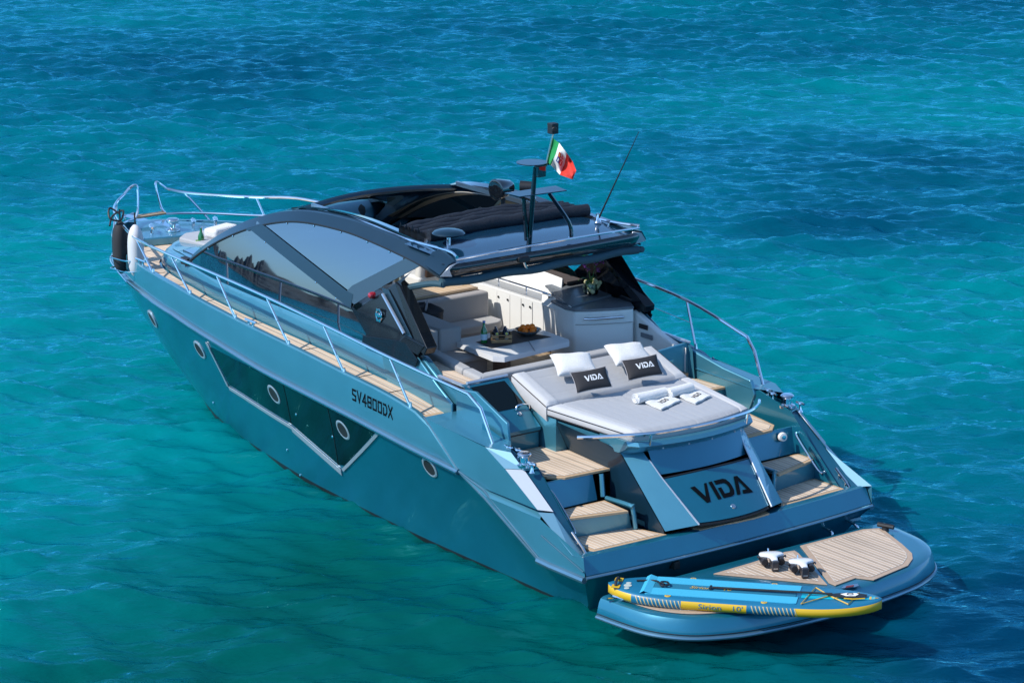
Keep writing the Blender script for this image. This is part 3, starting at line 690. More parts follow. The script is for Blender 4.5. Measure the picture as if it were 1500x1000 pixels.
# bow sunbed, its cushion, rolled back rest
mb = MB().slab([V((11.2, .72, 2.12)), V((11.5, .45, 2.09)), V((11.5, -.45, 2.09)), V((11.2, -.72, 2.12)), V((10.35, -.80, 2.19)), V((10.35, .80, 2.19))], (0, 0, .14)); bc = mb.build('bow_sunbed', grey, yacht, bevel=.03)
MB().slab([V((10.34, .9, 2.24)), V((10.34, -.9, 2.24)), V((10.05, -.9, 2.28)), V((10.05, .9, 2.28))], (0, 0, .06)).build('bow_console', whiteg, yacht, bevel=.01)
MB().box((10.5, -.35, 2.40), (.2, .9, .16)).build('bow_headrest', towelm, yacht, bevel=.06, seg=3)
for s in (1, -1): MB().box((10.1, s*1.16, 2.305), (.45, .14, .03), rz=-s*.22, ry=.06).build('bow_hatch', blackg, yacht, bevel=.01)

# ------------------------------------------------------------------ arch, side glass, pillars
ARC = [(9.58, 2.29), (9.30, 2.47), (8.64, 2.81), (8.0, 3.08), (7.35, 3.28), (6.74, 3.39), (5.87, 3.435), (5.14, 3.41), (4.25, 3.34), (3.64, 3.25)]
AR = bez([(x, 0, z) for x, z in ARC], 5)
def arcz(x): return lerp(-x, [-p.x for p in AR], [p.z for p in AR])
for s in (1, -1):
    def q(x, z, dy=0): return V((x, s*(surf(x, z)+dy), z))
    rg = []
    for i, p in enumerate(AR):
        f = min(1, .45+.55*i/14)                    # slimmer at the foot
        t = (AR[min(i+1, len(AR)-1)]-AR[max(i-1, 0)]).normalized(); nrm = V((-t.z, 0, t.x)); nrm = nrm if nrm.z > 0 else -nrm
        y = surf(p.x, p.z); hw = .165*f
        a = p+nrm*.0; b = p+nrm*(hw*.70)
        rg.append([V((a.x, s*(y+.012), a.z)), V((b.x, s*(y-hw*.62), b.z)), V((b.x-nrm.x*.01, s*(y-hw*.62-.10*f), b.z+.012)), V((a.x, s*(y-.30*f), b.z-.10)), V((a.x, s*(y-.06), a.z-.015))])
    arch = MB().loft(rg).build('cabin_arch', darkp, yacht, sharp=24)
    MB().tube([V((p.x, s*(surf(p.x, p.z)+.008), p.z-.012)) for p in AR], .014, 6).build('glass_seal', blackm, arch)
    # glass: front and rear panes share one curved surface
    def strip(xs, ztop, zbot, m, name, n=9, off=0.0):
        rg = []
        for x in xs:
            a, b = zbot(x), ztop(x); rg.append([q(x, a+(b-a)*t, off) for t in np.linspace(0, 1, n)])
        return MB().loft(rg, closed=False, caps=False).build(name, m, yacht, sharp=80)
    pil = lambda x: lerp(x, [5.40, 7.95], [2.60, 3.14])               # B pillar line, falls towards the stern
    zb = lambda x: belt(x)+.01
    xs = np.linspace(4.92, 9.52, 56)
    def ztop_f(x):
        if x < 5.40: return lerp(x, [4.9, 5.40], [2.34, 2.66])
        return min(arcz(x)-.01, pil(x)) if x < 7.95 else arcz(x)-.01
    strip(xs, ztop_f, lambda x: min(zb(x), ztop_f(x)-.01), glassw, 'front_window')
    cp = lambda x: lerp(x, [4.45, 5.40], [3.33, 2.82])                # C pillar forward edge
    xs = np.linspace(4.50, 7.80, 44)
    def zr_b(x): return (cp(x) if x < 5.40 else pil(x)+.10)
    strip(xs, lambda x: max(arcz(x)-.01, zr_b(x)+.005), lambda x: min(zr_b(x), arcz(x)-.02), glassw, 'rear_window')
    xs = np.linspace(5.34, 7.98, 24)
    strip(xs, lambda x: min(pil(x)+.135, arcz(x)), lambda x: min(pil(x)-.035, arcz(x)-.03), darkp, 'window_pillar', 3, .018)
    for fx in (5.9, 6.4, 6.9, 7.4, 7.8):
        pass
    # C pillar (pale blue-grey band) and the black fairing behind it
    MB().poly([q(5.56, 2.68, .010), q(5.40, 2.83, .010), q(4.44, 3.34, .010), q(4.12, 3.31, .010), q(4.72, 2.97, .010), q(5.28, 2.62, .010)]).build('aft_pillar', mat('pillar_grey', (.035,.068,.095), .4, metal=.3, coat=.3) if 'pillar_grey' not in MATS else MATS['pillar_grey'], yacht, solid=.01)
    MB().tri([q(5.50, 2.66, .012), q(5.22, 2.56, .012), q(4.25, 3.22, .012), q(4.42, 3.05, .012), q(3.66, 2.41, .012), q(3.70, 2.28, .012), q(4.2, 2.18, .012), q(4.92, 2.20, .012), q(4.95, 2.33, .012)]).build('aft_fairing', fairm, yacht, weld=False)
    MB().slab([q(4.52, 3.05, .04), q(4.40, 3.02, .04), q(3.62, 2.42, .04), q(3.66, 2.33, .04), q(3.80, 2.36, .04)], (0, -s*.16, 0)).build('fairing_edge', fairm, yacht, bevel=.012)
    MB().slab([q(3.66, 2.44, .05), q(4.1, 2.48, .04), q(4.25, 2.36, .04), q(3.78, 2.30, .05)], (0, -s*.17, 0)).build('fairing_tip', fairm, yacht, bevel=.012)
    MB().loft([[q(4.62, 2.93, .02), q(3.92, 2.44, .02)], [q(4.78, 2.93, .02), q(4.06, 2.42, .02)]], closed=False, caps=False).build('fairing_facet', darkp, yacht, solid=.008)
    MB().slab([q(4.98, 2.17, .02), q(4.98, 2.30, .01), q(4.1, 2.41, .02), q(3.74, 2.26, .05), q(3.78, 2.16, .05)], (0, s*.02, 0)).build('fairing_base', fairm, yacht, bevel=.006)
    MB().tube([q(4.68, 2.87, .055), q(4.10, 2.50, .055)], .022).build('boarding_handle', satin, yacht)
    MB().lathe([(.001, 0), (.045, 0), (.045, .04), (.03, .07), (.001, .08)], q(4.93, 2.80, .0), (0, s, .15), 16).build('side_light', redm if s > 0 else mat('green_light', (.01,.25,.08), .15, coat=1), yacht)
    eb = MB(); c = q(4.72, 2.60, .02)
    for k in range(6):
        an = k*math.pi/3; r_ = .075
        eb.lathe([(.001, 0), (.022, 0), (.02, .012), (.001, .014)], c+V((math.cos(an)*r_*.7, 0, math.sin(an)*r_)), (0, s, 0), 8)
    eb.tube([c+V((math.cos(t)*r_*.8, s*.004, math.sin(t)*r_)) for t in np.linspace(0, 6.283, 20)[:-1]], .009, 6, closed=True)
    eb.lathe([(.001, 0), (.034, 0), (.03, .014), (.001, .018)], c+V((.0, 0, -.0)), (0, s, 0), 10); eb.build('round_emblem', chrome, yacht)
    # rivets along the arch and pillar
    rv = MB()
    for x in (8.9, 8.3, 7.7, 7.1, 6.5, 5.9, 5.3, 4.8): rv.lathe([(.001, 0), (.014, 0), (.011, .008), (.001, .01)], q(x, arcz(x)-.035, .002), (0, s, .2), 8)
    for x in (5.7, 6.2, 7.5): rv.lathe([(.001, 0), (.014, 0), (.011, .008), (.001, .01)], q(x, pil(x)-.05, .002), (0, s, .2), 8)
    rv.build('glass_fixings', chrome, yacht)
    MB().box(q(9.62, 2.33, -.02), (.18, .1, .10)).build('wiper_motor', blackm, yacht, bevel=.015)
    # blue coaming that runs down from the fairing to the stern hatch
    Y = 1.755
    mb = MB(); mb.tri([V((5.0, s*(Y+.0), 1.7)), V((5.0, s*(Y-.005), 2.21)), V((3.74, s*(Y-.01), 2.27)), V((3.30, s*(Y), 2.05)), V((2.92, s*Y, 2.06)), V((2.84, s*Y, 2.0)), V((2.80, s*(Y+.02), 1.55)), V((3.05, s*Y, 1.55))]); mb.build('coaming', bluep, yacht, weld=False)
    MB().slab([V((3.80, s*1.77, 2.27)), V((3.36, s*1.79, 2.02)), V((3.05, s*1.80, 1.86)), V((3.05, s*1.80, 1.70)), V((4.4, s*1.785, 1.72)), V((4.6, s*1.765, 2.20))], (0, s*.035, 0)).build('coaming_facet', bluep, yacht, bevel=.02)
    MB().loft([[V((3.45, s*1.765, 2.105)), V((2.88, s*1.755, 2.09))], [V((3.45, s*1.715, 2.11)), V((2.84, s*1.715, 2.095))]], closed=False, caps=False).build('coaming_cap', silver, yacht, solid=.02)
    MB().slab([V((3.78, s*1.75, 2.27)), V((3.40, s*1.765, 2.07)), V((4.3, s*1.765, 2.10)), V((4.6, s*1.755, 2.2))], (0, -s*.11, 0)).build('coaming_facet', bluep, yacht, bevel=.02)
    if s > 0: teak_panel('coaming_teak', [(x, s*y) for x, y in [(4.05, 1.66), (2.90, 1.715), (2.92, 1.50), (3.30, 1.47), (4.05, 1.34)]], 2.10, yacht, border=.03)
    # inner face of the cockpit coaming
    MB().poly([V((2.9, s*1.70, 1.5)), V((5.2, s*1.70, 1.5)), V((5.2, s*1.70, 2.16)), V((3.80, s*1.70, 2.20)), V((3.36, s*1.70, 2.0)), V((2.9, s*1.70, 2.02))]).build('coaming_liner', whiteg, yacht)
    # interior trim under the arch
    MB().loft([[V((p.x, s*(surf(p.x, p.z)-.075), p.z-.03)) for p in AR[8:]], [V((p.x, s*(surf(p.x, p.z)-.30), p.z+.03)) for p in AR[8:]]], closed=False, caps=False).build('headliner', liner, yacht, solid=.01)
    MB().tube([V((x, s*(surf(x, pil(x)+.05)-.05), pil(x)+.05)) for x in np.linspace(5.6, 7.2, 8)], .035, 8).build('pillar_lining', liner, yacht)

# ------------------------------------------------------------------ windscreen, dash, roof
wsr = []
for t in np.linspace(0, 1, 12):
    x0 = 9.45-(9.45-7.15)*t; z0 = arcz(x0)+.06; y0 = surf(x0, z0)-.12
    wsr.append([V((x0+(.55-.25*t)*(1-u*u), y0*u, z0+.05*(1-u*u))) for u in np.linspace(-1, 1, 21)])
MB().loft(wsr, closed=False, caps=False).build('windscreen', tint, yacht)
MB().tube([p+V((0, 0, .01)) for p in wsr[-1]], .045, 8).build('windscreen_frame', darkp, yacht)
MB().tube([p for p in wsr[0]], .03, 8).build('windscreen_frame', blackm, yacht)
MB().tube([wsr[i][10]+V((0,0,-.01)) for i in range(12)], .035, 8).build('windscreen_frame', liner, yacht)
mb = MB(); mb.loft([[V((8.0, -1.45, 2.35)), V((8.0, 1.45, 2.35))], [V((8.3, -1.4, 2.48)), V((8.3, 1.4, 2.48))], [V((9.5, -1.3, 2.36)), V((9.5, 1.3, 2.36))]], closed=False, caps=False); mb.build('dashboard', blackm, yacht)
MB().box((8.0, 0, 2.0), (.06, 2.9, .75)).build('helm_bulkhead', creamg, yacht)
sw = MB(); c = V((7.55, -.75, 2.62)); nrm = V((-.75, 0, .65)).normalized(); a = V((0, 1, 0)); b = nrm.cross(a)
sw.tube([c+(a*math.cos(t)+b*math.sin(t))*.21 for t in np.linspace(0, 6.283, 25)[:-1]], .016, 8, closed=True)
for k in range(3): sw.tube([c, c+(a*math.cos(k*2.09+.5)+b*math.sin(k*2.09+.5))*.21], .012)
sw.tube([c, c-nrm*.25], .03); sw.build('steering_wheel', satin, yacht)
def rz_(x): return lerp(x, [3.4, 4.0, 5.0, 6.0, 7.2], [3.40, 3.47, 3.52, 3.55, 3.50])
def rear_x(y): return 3.58-.12*(1-(min(1.5, abs(y))/1.5)**2)
rg = []
for v in np.linspace(0, 1, 10):
    rg.append([V((rear_x(y)+(4.55-rear_x(y))*v, y, rz_(rear_x(y)+(4.55-rear_x(y))*v)+.035*(1-(y/1.5)**2))) for y in np.linspace(-1.46, 1.46, 25)])
top = MB().loft(rg, closed=False, caps=False).build('hardtop', roofm, yacht, sharp=60)
rg2 = []
for y in np.linspace(-1.52, 1.52, 27):
    x = rear_x(y); z = rz_(x)+.035*(1-(y/1.5)**2); e = .06 if abs(y) > 1.45 else 0
    rg2.append([V((x+.06+e, y, z+.004)), V((x+.0+e, y, z+.0)), V((x-.03+e, y, z-.03)), V((x-.035+e, y, z-.07)), V((x+.02+e, y, z-.17)), V((x+.08+e, y, z-.19)), V((x+.3, y, z-.15))])
MB().loft(rg2, closed=False, caps=False).build('hardtop_lip', blackg, top, sharp=60)
MB().loft([[V((4.55-v*.0+.0, y, rz_(4.5)-.15)) for y in np.linspace(-1.45, 1.45, 5)], [V((3.8, y, rz_(3.8)-.17)) for y in np.linspace(-1.45, 1.45, 5)]], closed=False, caps=False).build('hardtop_lining', liner, top)
# rear corner caps
for s in (1, -1):
    MB().loft([[V((3.60, s*1.60, 3.30)), V((3.56, s*1.50, 3.42)), V((3.60, s*1.34, 3.46))], [V((4.0, s*1.56, 3.36)), V((4.0, s*1.42, 3.485)), V((4.0, s*1.30, 3.50))]], closed=False, caps=False).build('roof_corner', darkp, top, solid=.02)
    MB().poly([V((3.60, s*1.60, 3.29)), V((3.55, s*1.49, 3.41)), V((3.56, s*1.35, 3.44)), V((3.60, s*1.40, 3.26))]).build('corner_trim', silver, top, solid=.012)
    # side decks of the roof beside the opening
    MB().loft([[V((x, s*(surf(x, arcz(x))-.20), arcz(x)+.15)) for x in np.linspace(4.3, 7.3, 14)], [V((x, s*1.16, arcz(x)+.13)) for x in np.linspace(4.3, 7.3, 14)]], closed=False, caps=False).build('roof_side_panel', blackg, top, solid=.02)
    MB().box((5.75, s*1.16, 3.50), (2.6, .04, .06)).build('roof_track', satin, top)
# awning roll under the lip
aw = []
for y in np.linspace(-1.5, 1.56, 25):
    aw.append(V((rear_x(y)+.06, y, rz_(rear_x(y))-.235+.035*(1-(y/1.5)**2)-.012*math.sin(y*7))))
MB().tube(aw, .055, 12).build('awning_roll', awnm, yacht)
MB().tube(bez([V((3.60, 1.55, 3.18)), V((3.85, 1.52, 3.14)), V((4.15, 1.5, 3.06)), V((4.5, 1.5, 2.95))], 5), .04, 8).build('side_curtain_roll', awnm, yacht)
MB().tube(bez([V((3.60, -1.55, 3.18)), V((3.9, -1.52, 3.12)), V((4.5, -1.5, 2.95))], 5), .04, 8).build('side_curtain_roll', awnm, yacht)
# folded sunroof canvas: five pleats across the roof
for k in range(5):
    x0 = 4.47+k*.13; pts = []; r_ = []
    for y in np.linspace(-1.34, 1.16, 30):
        pts.append(V((x0+.02*math.sin(y*5+k)+.05*(1-(y/1.3)**2), y, 3.525+.035*(1-((y-.0)/1.6)**2)+.010*k*(1-abs(y)/1.3)+.006*math.sin(y*13+k*2)+(.02 if k == 0 else 0))))
        r_.append((.080 if k == 0 else .062)+.005*math.sin(y*9+k*3)+.004*math.sin(y*31+k))
    MB().tube(pts, r_, 14).build('sunroof_canvas', navyc, top, sharp=80)
for k in range(4):
    MB().loft([[V((4.5+k*.13, 1.15, 3.52)), V((4.50+k*.13, 1.19, 3.61))], [V((4.56+k*.13, 1.26, 3.52)), V((4.56+k*.13, 1.26, 3.60))], [V((4.62+k*.13, 1.15, 3.52)), V((4.62+k*.13, 1.19, 3.66))]], closed=False, caps=False).build('canvas_pleat', blackm, top)
# roof rail
rrp = [P(468, 307, y=1.24)]
for px, py in ((537, 327), (594, 350), (655, 367)): rrp.append(P(px, py, y=1.30))
for s in (1, -1):
    q = (lambda p: V((p.x, s*p.y, p.z)))
    o = MB().tube([q(p) for p in bez(rrp+[V((3.50, 1.42, 3.52))], 4)], .020).build('roof_rail', chrome, yacht)
    for px, py in ((472, 310), (529, 325), (589, 348), (653, 367)):
        p = P(px, py, y=1.27); MB().tube([q(p), q(p)+V((0, 0, -.11))], .014).build('rail_foot', chrome, o)
MB().tube([V((rear_x(y)-.05+.0, y, 3.49+.045*(1-(y/1.4)**2))) for y in np.linspace(-1.42, 1.42, 21)], .016).build('roof_rail_aft', chrome, yacht)
# mushroom antenna dome
c = P(657, 342, y=1.05)
o = MB().lathe([(.001, -.012), (.19, -.01), (.205, .005), (.18, .03), (.11, .05), (.001, .06)], c, (0, 0, 1), 28).build('satellite_dome', darkp, yacht)
MB().lathe([(.028, -.17), (.026, 0)], c, (0, 0, 1), 12).build('dome_stem', chrome, o)
# mast: raked post, two flat plates, two struts, flag pole with camera
b0 = P(774, 355, y=.25); t0 = P(784, 246, y=.22)
ms = MB().tube([b0+V((0, 0, -.12)), t0], [.036, .028], 10).build('signal_mast', blackg, yacht)
pt = P(783, 239, y=.2)
MB().lathe([(.001, -.006), (.19, -.006), (.195, 0), (.19, .005), (.001, .006)], pt+V((.05, .0, .0)), (0, 0, 1), 24).build('mast_plate', darkp, ms)
MB().box(t0+V((-.03, -.05, -.04)), (.10, .12, .14)).build('mast_bracket', blackg, ms, bevel=.012)
hp = P(795, 282, y=.05)
MB().slab([hp+V((.22, .42, 0)), hp+V((-.06, .40, 0)), hp+V((-.12, -.28, 0)), hp+V((.18, -.34, 0))], (0, 0, .012)).build('radar_shelf', darkp, ms)
MB().tube([P(771, 352, y=.30), P(767, 290, y=.35)], .026).build('mast_strut', blackg, ms)
MB().tube(bez([P(837, 347, y=-.36), P(833, 325, y=-.34), P(805, 284, y=-.08)], 4), .026).build('mast_strut', blackg, ms)
MB().lathe([(.001, 0), (.05, 0), (.04, .015), (.001, .02)], P(837, 349, y=-.36), (0, 0, 1), 12).build('strut_foot', chrome, ms)
fp0 = P(800, 242, y=.02); fp1 = P(810, 196, y=.0)
MB().tube([P(784, 243, y=.2), fp0], .02).build('staff_arm', blackg, ms)
MB().tube([fp0, fp1], .014).build('flag_staff', satin, ms)
cm = MB(); cc = P(810, 188, y=0); cm.box(cc, (.10, .10, .13)); cm.lathe([(.001, 0), (.035, 0), (.03, .03), (.001, .03)], cc+V((-.05, .02, 0)), (-1, .5, 0), 12); cm.tube([fp1, cc], .02); cm.build('mast_camera', blackm, ms, bevel=.02)
# clamp under the lip that holds the mast
MB().tube([P(765, 378, x=3.45), P(771, 393, x=3.5)], .02).build('mast_clamp', chrome, ms)
MB().box(P(767, 380, x=3.43), (.08, .16, .07)).build('mast_clamp', blackm, ms, bevel=.02)
# whip antenna
b0 = P(876, 322, z=3.53); b1 = P(936, 193, y=b0.y-.1)
o = MB().tube([b0, b0.lerp(b1, .15), b1], [.014, .012, .004], 6).build('whip_antenna', blackm, yacht)
MB().lathe([(.001, -.03), (.05, -.03), (.03, 0), (.024, .08), (.001, .09)], b0, (0, 0, 1), 12).build('antenna_base', chrome, o)
# searchlight on the roof
c = P(737, 276, z=3.78); ax = V((-.10, 1, .0)).normalized()
o = MB().lathe([(.001, -.13), (.08, -.13), (.10, -.10), (.135, .08), (.14, .13), (.12, .14), (.001, .12)], c, ax, 22).build('searchlight', blackg, yacht)
MB().tube([c+V((0, 0, -.30)), c+V((0, 0, -.08))], .03).build('light_bracket', blackm, o)
c2 = c+V((-.10, -.30, -.0)); MB().lathe([(.001, -.07), (.07, -.07), (.08, .08), (.001, .09)], c2, (.7, .7, 0), 16).build('horn', blackm, o)
MB().tube(bez([c2+V((0, 0, -.05)), c2+V((-.12, -.05, -.12)), c2+V((-.08, -.02, -.24)), c2+V((.1, .1, -.3))], 5), .012).build('light_cable', satin, o)

# ------------------------------------------------------------------ deck rails
RB = [((601, 596), (570, 523)), ((504, 546), (472.6, 474.7)), ((423, 506), (390, 435)), ((345, 472), (317, 402.5)), ((279, 442), (250, 374)), ((225, 415), (200, 350))]
ry = lambda x, z: yt(x)+.05 if x < 9 else yt(x)+.05-.03*(x-9)
tops = [PS(px, py, ry) for _, (px, py) in RB]
knee = [V((1.86, 2.09, 1.66)), V((2.08, 2.12, 2.08)), V((2.27, 2.16, 2.22))]
fwd = [V((11.45, 1.62, 2.70)), V((12.2, 1.27, 2.72)), V((12.8, .85, 2.74)), V((13.15, .5, 2.74)), V((13.3, .30, 2.74))]
fz = 2.34
fwd = [V((11.5, 1.47, 2.49)), V((12.15, 1.18, 2.43)), V((12.8, .86, 2.39)), V((13.2, .58, 2.40)), V((13.36, .36, 2.46))]
for s in (1, -1):
    q = (lambda p: V((p[0], s*p[1], p[2])))
    line = knee[:2]+bez([knee[2]]+tops+fwd, 5)
    rail = MB().tube([q(p) for p in line], .021).build('guard_rail', chrome, yacht)
    for (bp, tp), t in zip(RB, tops):
        b = PS(bp[0], bp[1], lambda x, z: yt(x)-.04)
        b.z = max(b.z, zt(b.x)-.02) if b.x > 3 else b.z
        so_ = MB().tube([q(b), q(t)], .016).build('stanchion', chrome, rail)
        MB().lathe([(.001, -.01), (.03, -.01), (.022, .03), (.018, .06)], q(b), (0, 0, 1), 10).build('stanchion_foot', chrome, rail)
    for k in range(2):
        f = fwd[1] if k == 0 else fwd[3]; bx_ = 11.95 if k == 0 else 12.9
        MB().tube([q((bx_, yt(bx_)-.03, zt(bx_))), q(f)], .016).build('stanchion', chrome, rail)
    # mid wire and lower bow rail
    MB().tube([q(PS(bp[0]*.5+tp[0]*.5, bp[1]*.5+tp[1]*.5, lambda x, z: yt(x)+.02)) for bp, tp in RB[:5]], .004, 5).build('guard_wire', satin, rail)
    lowp = [V((10.3, yt(10.3)-.0, zt(10.3)+.22)), V((10.9, 1.58, 2.28)), V((11.5, 1.42, 2.23)), V((12.15, 1.13, 2.16)), V((12.8, .80, 2.12)), V((13.1, .50, 2.11)), V((13.22, .26, 2.11))]
    MB().tube([q(p) for p in bez(lowp[1:], 5)], .018).build('guard_rail_low', chrome, rail)
    MB().tube([q(p) for p in bez([fwd[-1], V((13.37, .25, 2.55)), V((13.33, .17, 2.58)), V((13.30, .16, 2.46)), V((13.25, .20, 2.22)), lowp[-1]], 4)], .019).build('pulpit_end', chrome, rail)
MB().box((13.24, 0, 2.125), (.12, .50, .035)).build('pulpit_step', teake, yacht, bevel=.01)
# ------------------------------------------------------------------ cockpit: floor, sofa, table, galley
ZF = 1.70
MB().slab([V((2.85, 1.7, ZF-.04)), V((8.0, 1.7, ZF-.04)), V((8.0, -1.7, ZF-.04)), V((2.85, -1.7, ZF-.04))], (0, 0, .04)).build('cockpit_floor', teakd, yacht)
so = MB().slab([V((2.86, 1.62, 1.66)), V((2.86, -1.05, 1.66)), V((2.98, -1.05, 1.66)), V((2.98, 1.50, 1.66))], (0, 0, .34)).build('sofa_back_base', whiteg, yacht)
def cushion(name, pts, z0, z1, m, bev=.035, par=None):
    return MB().slab([V((p[0], p[1], z0)) for p in pts], (0, 0, z1-z0)).build(name, m, par or yacht, bevel=bev, seg=3)
cushion('sofa_backrest', [(3.36, 1.455), (2.93, 1.51), (2.95, 1.36), (3.36, 1.30)], 2.02, 2.165, sofag)
cushion('sofa_backrest', [(4.55, 1.26), (3.37, 1.453), (3.37, 1.30), (4.52, 1.10)], 2.02, 2.165, sofag)
cushion('sofa_backrest', [(2.93, 1.49), (2.95, -.95), (3.12, -.95), (3.10, 1.34)], 2.01, 2.165, sofag)
cushion('sofa_seat', [(3.12, 1.30), (3.12, .45), (3.50, .55), (3.50, 1.25)], 1.86, 1.95, sofag)
cushion('sofa_seat_base', [(3.12, 1.30), (3.12, .48), (3.46, .58), (3.46, 1.25)], 1.70, 1.86, warm, .01)
cushion('sofa_seat', [(4.60, 1.28), (4.62, .30), (4.20, .40), (4.20, 1.20)], 1.93, 2.02, sofag)
cushion('sofa_seat_base', [(4.60, 1.28), (4.62, .30), (4.24, .42), (4.24, 1.20)], 1.70, 1.93, warm, .01)
cushion('sofa_block', [(4.60, 1.38), (4.57, .93), (5.55, .98), (5.55, 1.45)], 2.0, 2.32, sofag)
cushion('sofa_block', [(4.57, .92), (4.53, .60), (5.50, .55), (5.55, .97)], 2.0, 2.32, sofag)
cushion('sofa_block_base', [(4.62, 1.38), (4.62, .60), (5.55, .60), (5.55, 1.45)], 1.70, 2.0, warm, .01)
fb = MB(); fb.loft([[V((5.72, -.70, 1.98)), V((5.72, .60, 1.98))], [V((5.80, -.68, 2.33)), V((5.80, .60, 2.33))], [V((5.92, -.68, 2.33)), V((5.92, .60, 2.33))], [V((5.92, -.70, 1.98)), V((5.92, .60, 1.98))]], closed=False, caps=False)
cushion('sofa_front_backrest', [(5.70, -.70), (5.70, .60), (5.86, .60), (5.86, -.68)], 1.99, 2.35, warm, .04)
cushion('sofa_seat', [(5.70, -.70), (5.70, .60), (5.34, .60), (5.34, -.58), (5.42, -.70)], 1.92, 2.03, sofag, .03)
cushion('sofa_seat_base', [(5.70, -.68), (5.70, .60), (5.38, .60), (5.38, -.6)], 1.70, 1.92, warm, .01)
cb = MB().box((6.18, -.05, 2.02), (.62, 1.22, .62)).build('console_cabinet', whiteg, yacht, bevel=.01)
teak_panel('console_top', [(5.90, -.66), (6.48, -.66), (6.48, .56), (5.90, .56)], 2.37, yacht, planks=teakx, edge=teake, border=.03)
MB().box((6.25, .95, 2.1), (.9, .6, .72)).build('side_cabinet', whiteg, yacht, bevel=.015)
# helm seats forward
for (x, y) in ((6.95, .35), (6.95, -.55)):
    hs = MB().box((x, y, 2.30), (.5, .55, .20)).build('helm_seat', whiteg, yacht, bevel=.05)
    MB().box((x-.20, y, 2.62), (.14, .52, .55), ry=-.12).build('seat_back', whiteg, hs, bevel=.05)
    MB().box((x-.285, y, 2.55), (.05, .36, .34), ry=-.12).build('seat_pad', mat('brown_leather', (.06,.035,.025), .5) if 'brown_leather' not in MATS else MATS['brown_leather'], hs, bevel=.02)
    MB().tube([V((x, y, 1.7)), V((x, y, 2.2))], .06).build('seat_post', satin, hs)
# table
tp = [P(px, py, z=2.13) for px, py in [(668, 497), (669, 501), (722, 522), (739, 523), (834, 500), (833, 497), (781, 478), (768, 478)]]
tb = MB().slab([p+V((0, 0, -.065)) for p in tp], (0, 0, .065)).build('cockpit_table', tablem, yacht, sharp=12)
MB().poly([P(px, py, z=2.134) for px, py in [(697, 501), (720, 510), (808, 493), (752, 484)]]).build('table_runner', browng, tb)
cl = V((0, 0, 0));
for p in tp: cl += p/len(tp)
MB().poly([P(769, 493, z=2.133), P(771, 493, z=2.133), P(784.5, 514, z=2.133), P(782.5, 514, z=2.133)]).build('leaf_joint', mat('joint_grey', (.3,.32,.33), .5), tb)
MB().box((P(735, 530, z=1.9).x, P(735, 530, z=1.9).y, 1.9), (.18, .18, .40), rz=.6).build('table_leg', mat('leg_veneer', (.16,.11,.085), .4, vary=.4, vscale=14), tb, bevel=.01)
# galley along the starboard side
ga = MB().slab([V((4.76, -.86, 1.78)), V((6.75, -.84, 1.78)), V((6.75, -1.5, 1.78)), V((4.76, -1.5, 1.78))], (0, 0, .57)).build('galley_cabinet', whiteg, yacht, bevel=.008)
MB().slab([V((4.78, -.92, 1.70)), V((6.75, -.90, 1.70)), V((6.75, -1.5, 1.70)), V((4.78, -1.5, 1.70))], (0, 0, .08)).build('galley_plinth', creamg, ga)
for x in (4.98, 5.22, 5.46, 5.74, 6.05, 6.4):
    MB().box((x, -.852, 2.07), (.005, .006, .50)).build('door_joint', mat('joint_pale', (.45,.44,.42), .6) if 'joint_pale' not in MATS else MATS['joint_pale'], ga)
for x in (5.02, 5.17, 5.5, 5.7, 6.1):
    MB().lathe([(.001, 0), (.013, 0), (.016, .012), (.001, .016)], V((x, -.85, 2.25)), (0, 1, 0), 8).build('door_knob', blackm, ga)
MB().box((6.2, -.838, 2.24), (.34, .008, .05)).build('dark_slot', mat('slot_brown', (.05,.025,.02), .5), ga)
MB().slab([V((4.80, -.92, 2.352)), V((6.2, -.92, 2.352)), V((6.2, -1.12, 2.352)), V((4.80, -1.12, 2.352))], (0, 0, .008)).build('sink_worktop', satin, ga)
o = MB().tube(bez([V((4.80, -.98, 2.36)), V((4.80, -.98, 2.42)), V((4.86, -1.0, 2.44)), V((6.2, -1.0, 2.44))], 4), .011).build('worktop_rail', chrome, ga)
for x in (5.3, 5.9): MB().tube([V((x, -1.0, 2.36)), V((x, -1.0, 2.44))], .009).build('rail_foot', chrome, o)
MB().slab([V((4.75, -1.13, 2.36)), V((6.7, -1.13, 2.36)), V((6.5, -1.36, 2.62)), V((5.0, -1.36, 2.56))], (0, -.02, -.02)).build('galley_splashback', whiteg, ga)
MB().slab([V((4.9, -1.36, 2.50)), V((6.8, -1.36, 2.50)), V((6.8, -1.62, 2.50)), V((4.9, -1.62, 2.50))], (0, 0, .03)).build('window_shelf', browng, ga)
MB().slab([V((4.50, -.90, 1.74)), V((4.755, -.865, 1.74)), V((4.755, -1.5, 1.74)), V((4.50, -1.5, 1.74))], (0, 0, .60)).build('side_locker', whiteg, yacht, bevel=.006)
fr = MB().slab([V((4.20, -.86, 1.70)), V((4.50, -.88, 1.70)), V((4.50, -1.5, 1.70)), V((4.20, -1.5, 1.70))], (0, 0, .62)).build('fridge_cabinet', whiteg, yacht, bevel=.006)
MB().slab([V((4.23, -.855, 1.76)), V((4.47, -.871, 1.76)), V((4.47, -.871, 2.20)), V((4.23, -.855, 2.20))], (0, .015, 0)).build('fridge_door', creamg, fr, bevel=.008)
MB().box((4.36, -.845, 2.14), (.07, .02, .03)).build('fridge_latch', blackm, fr)
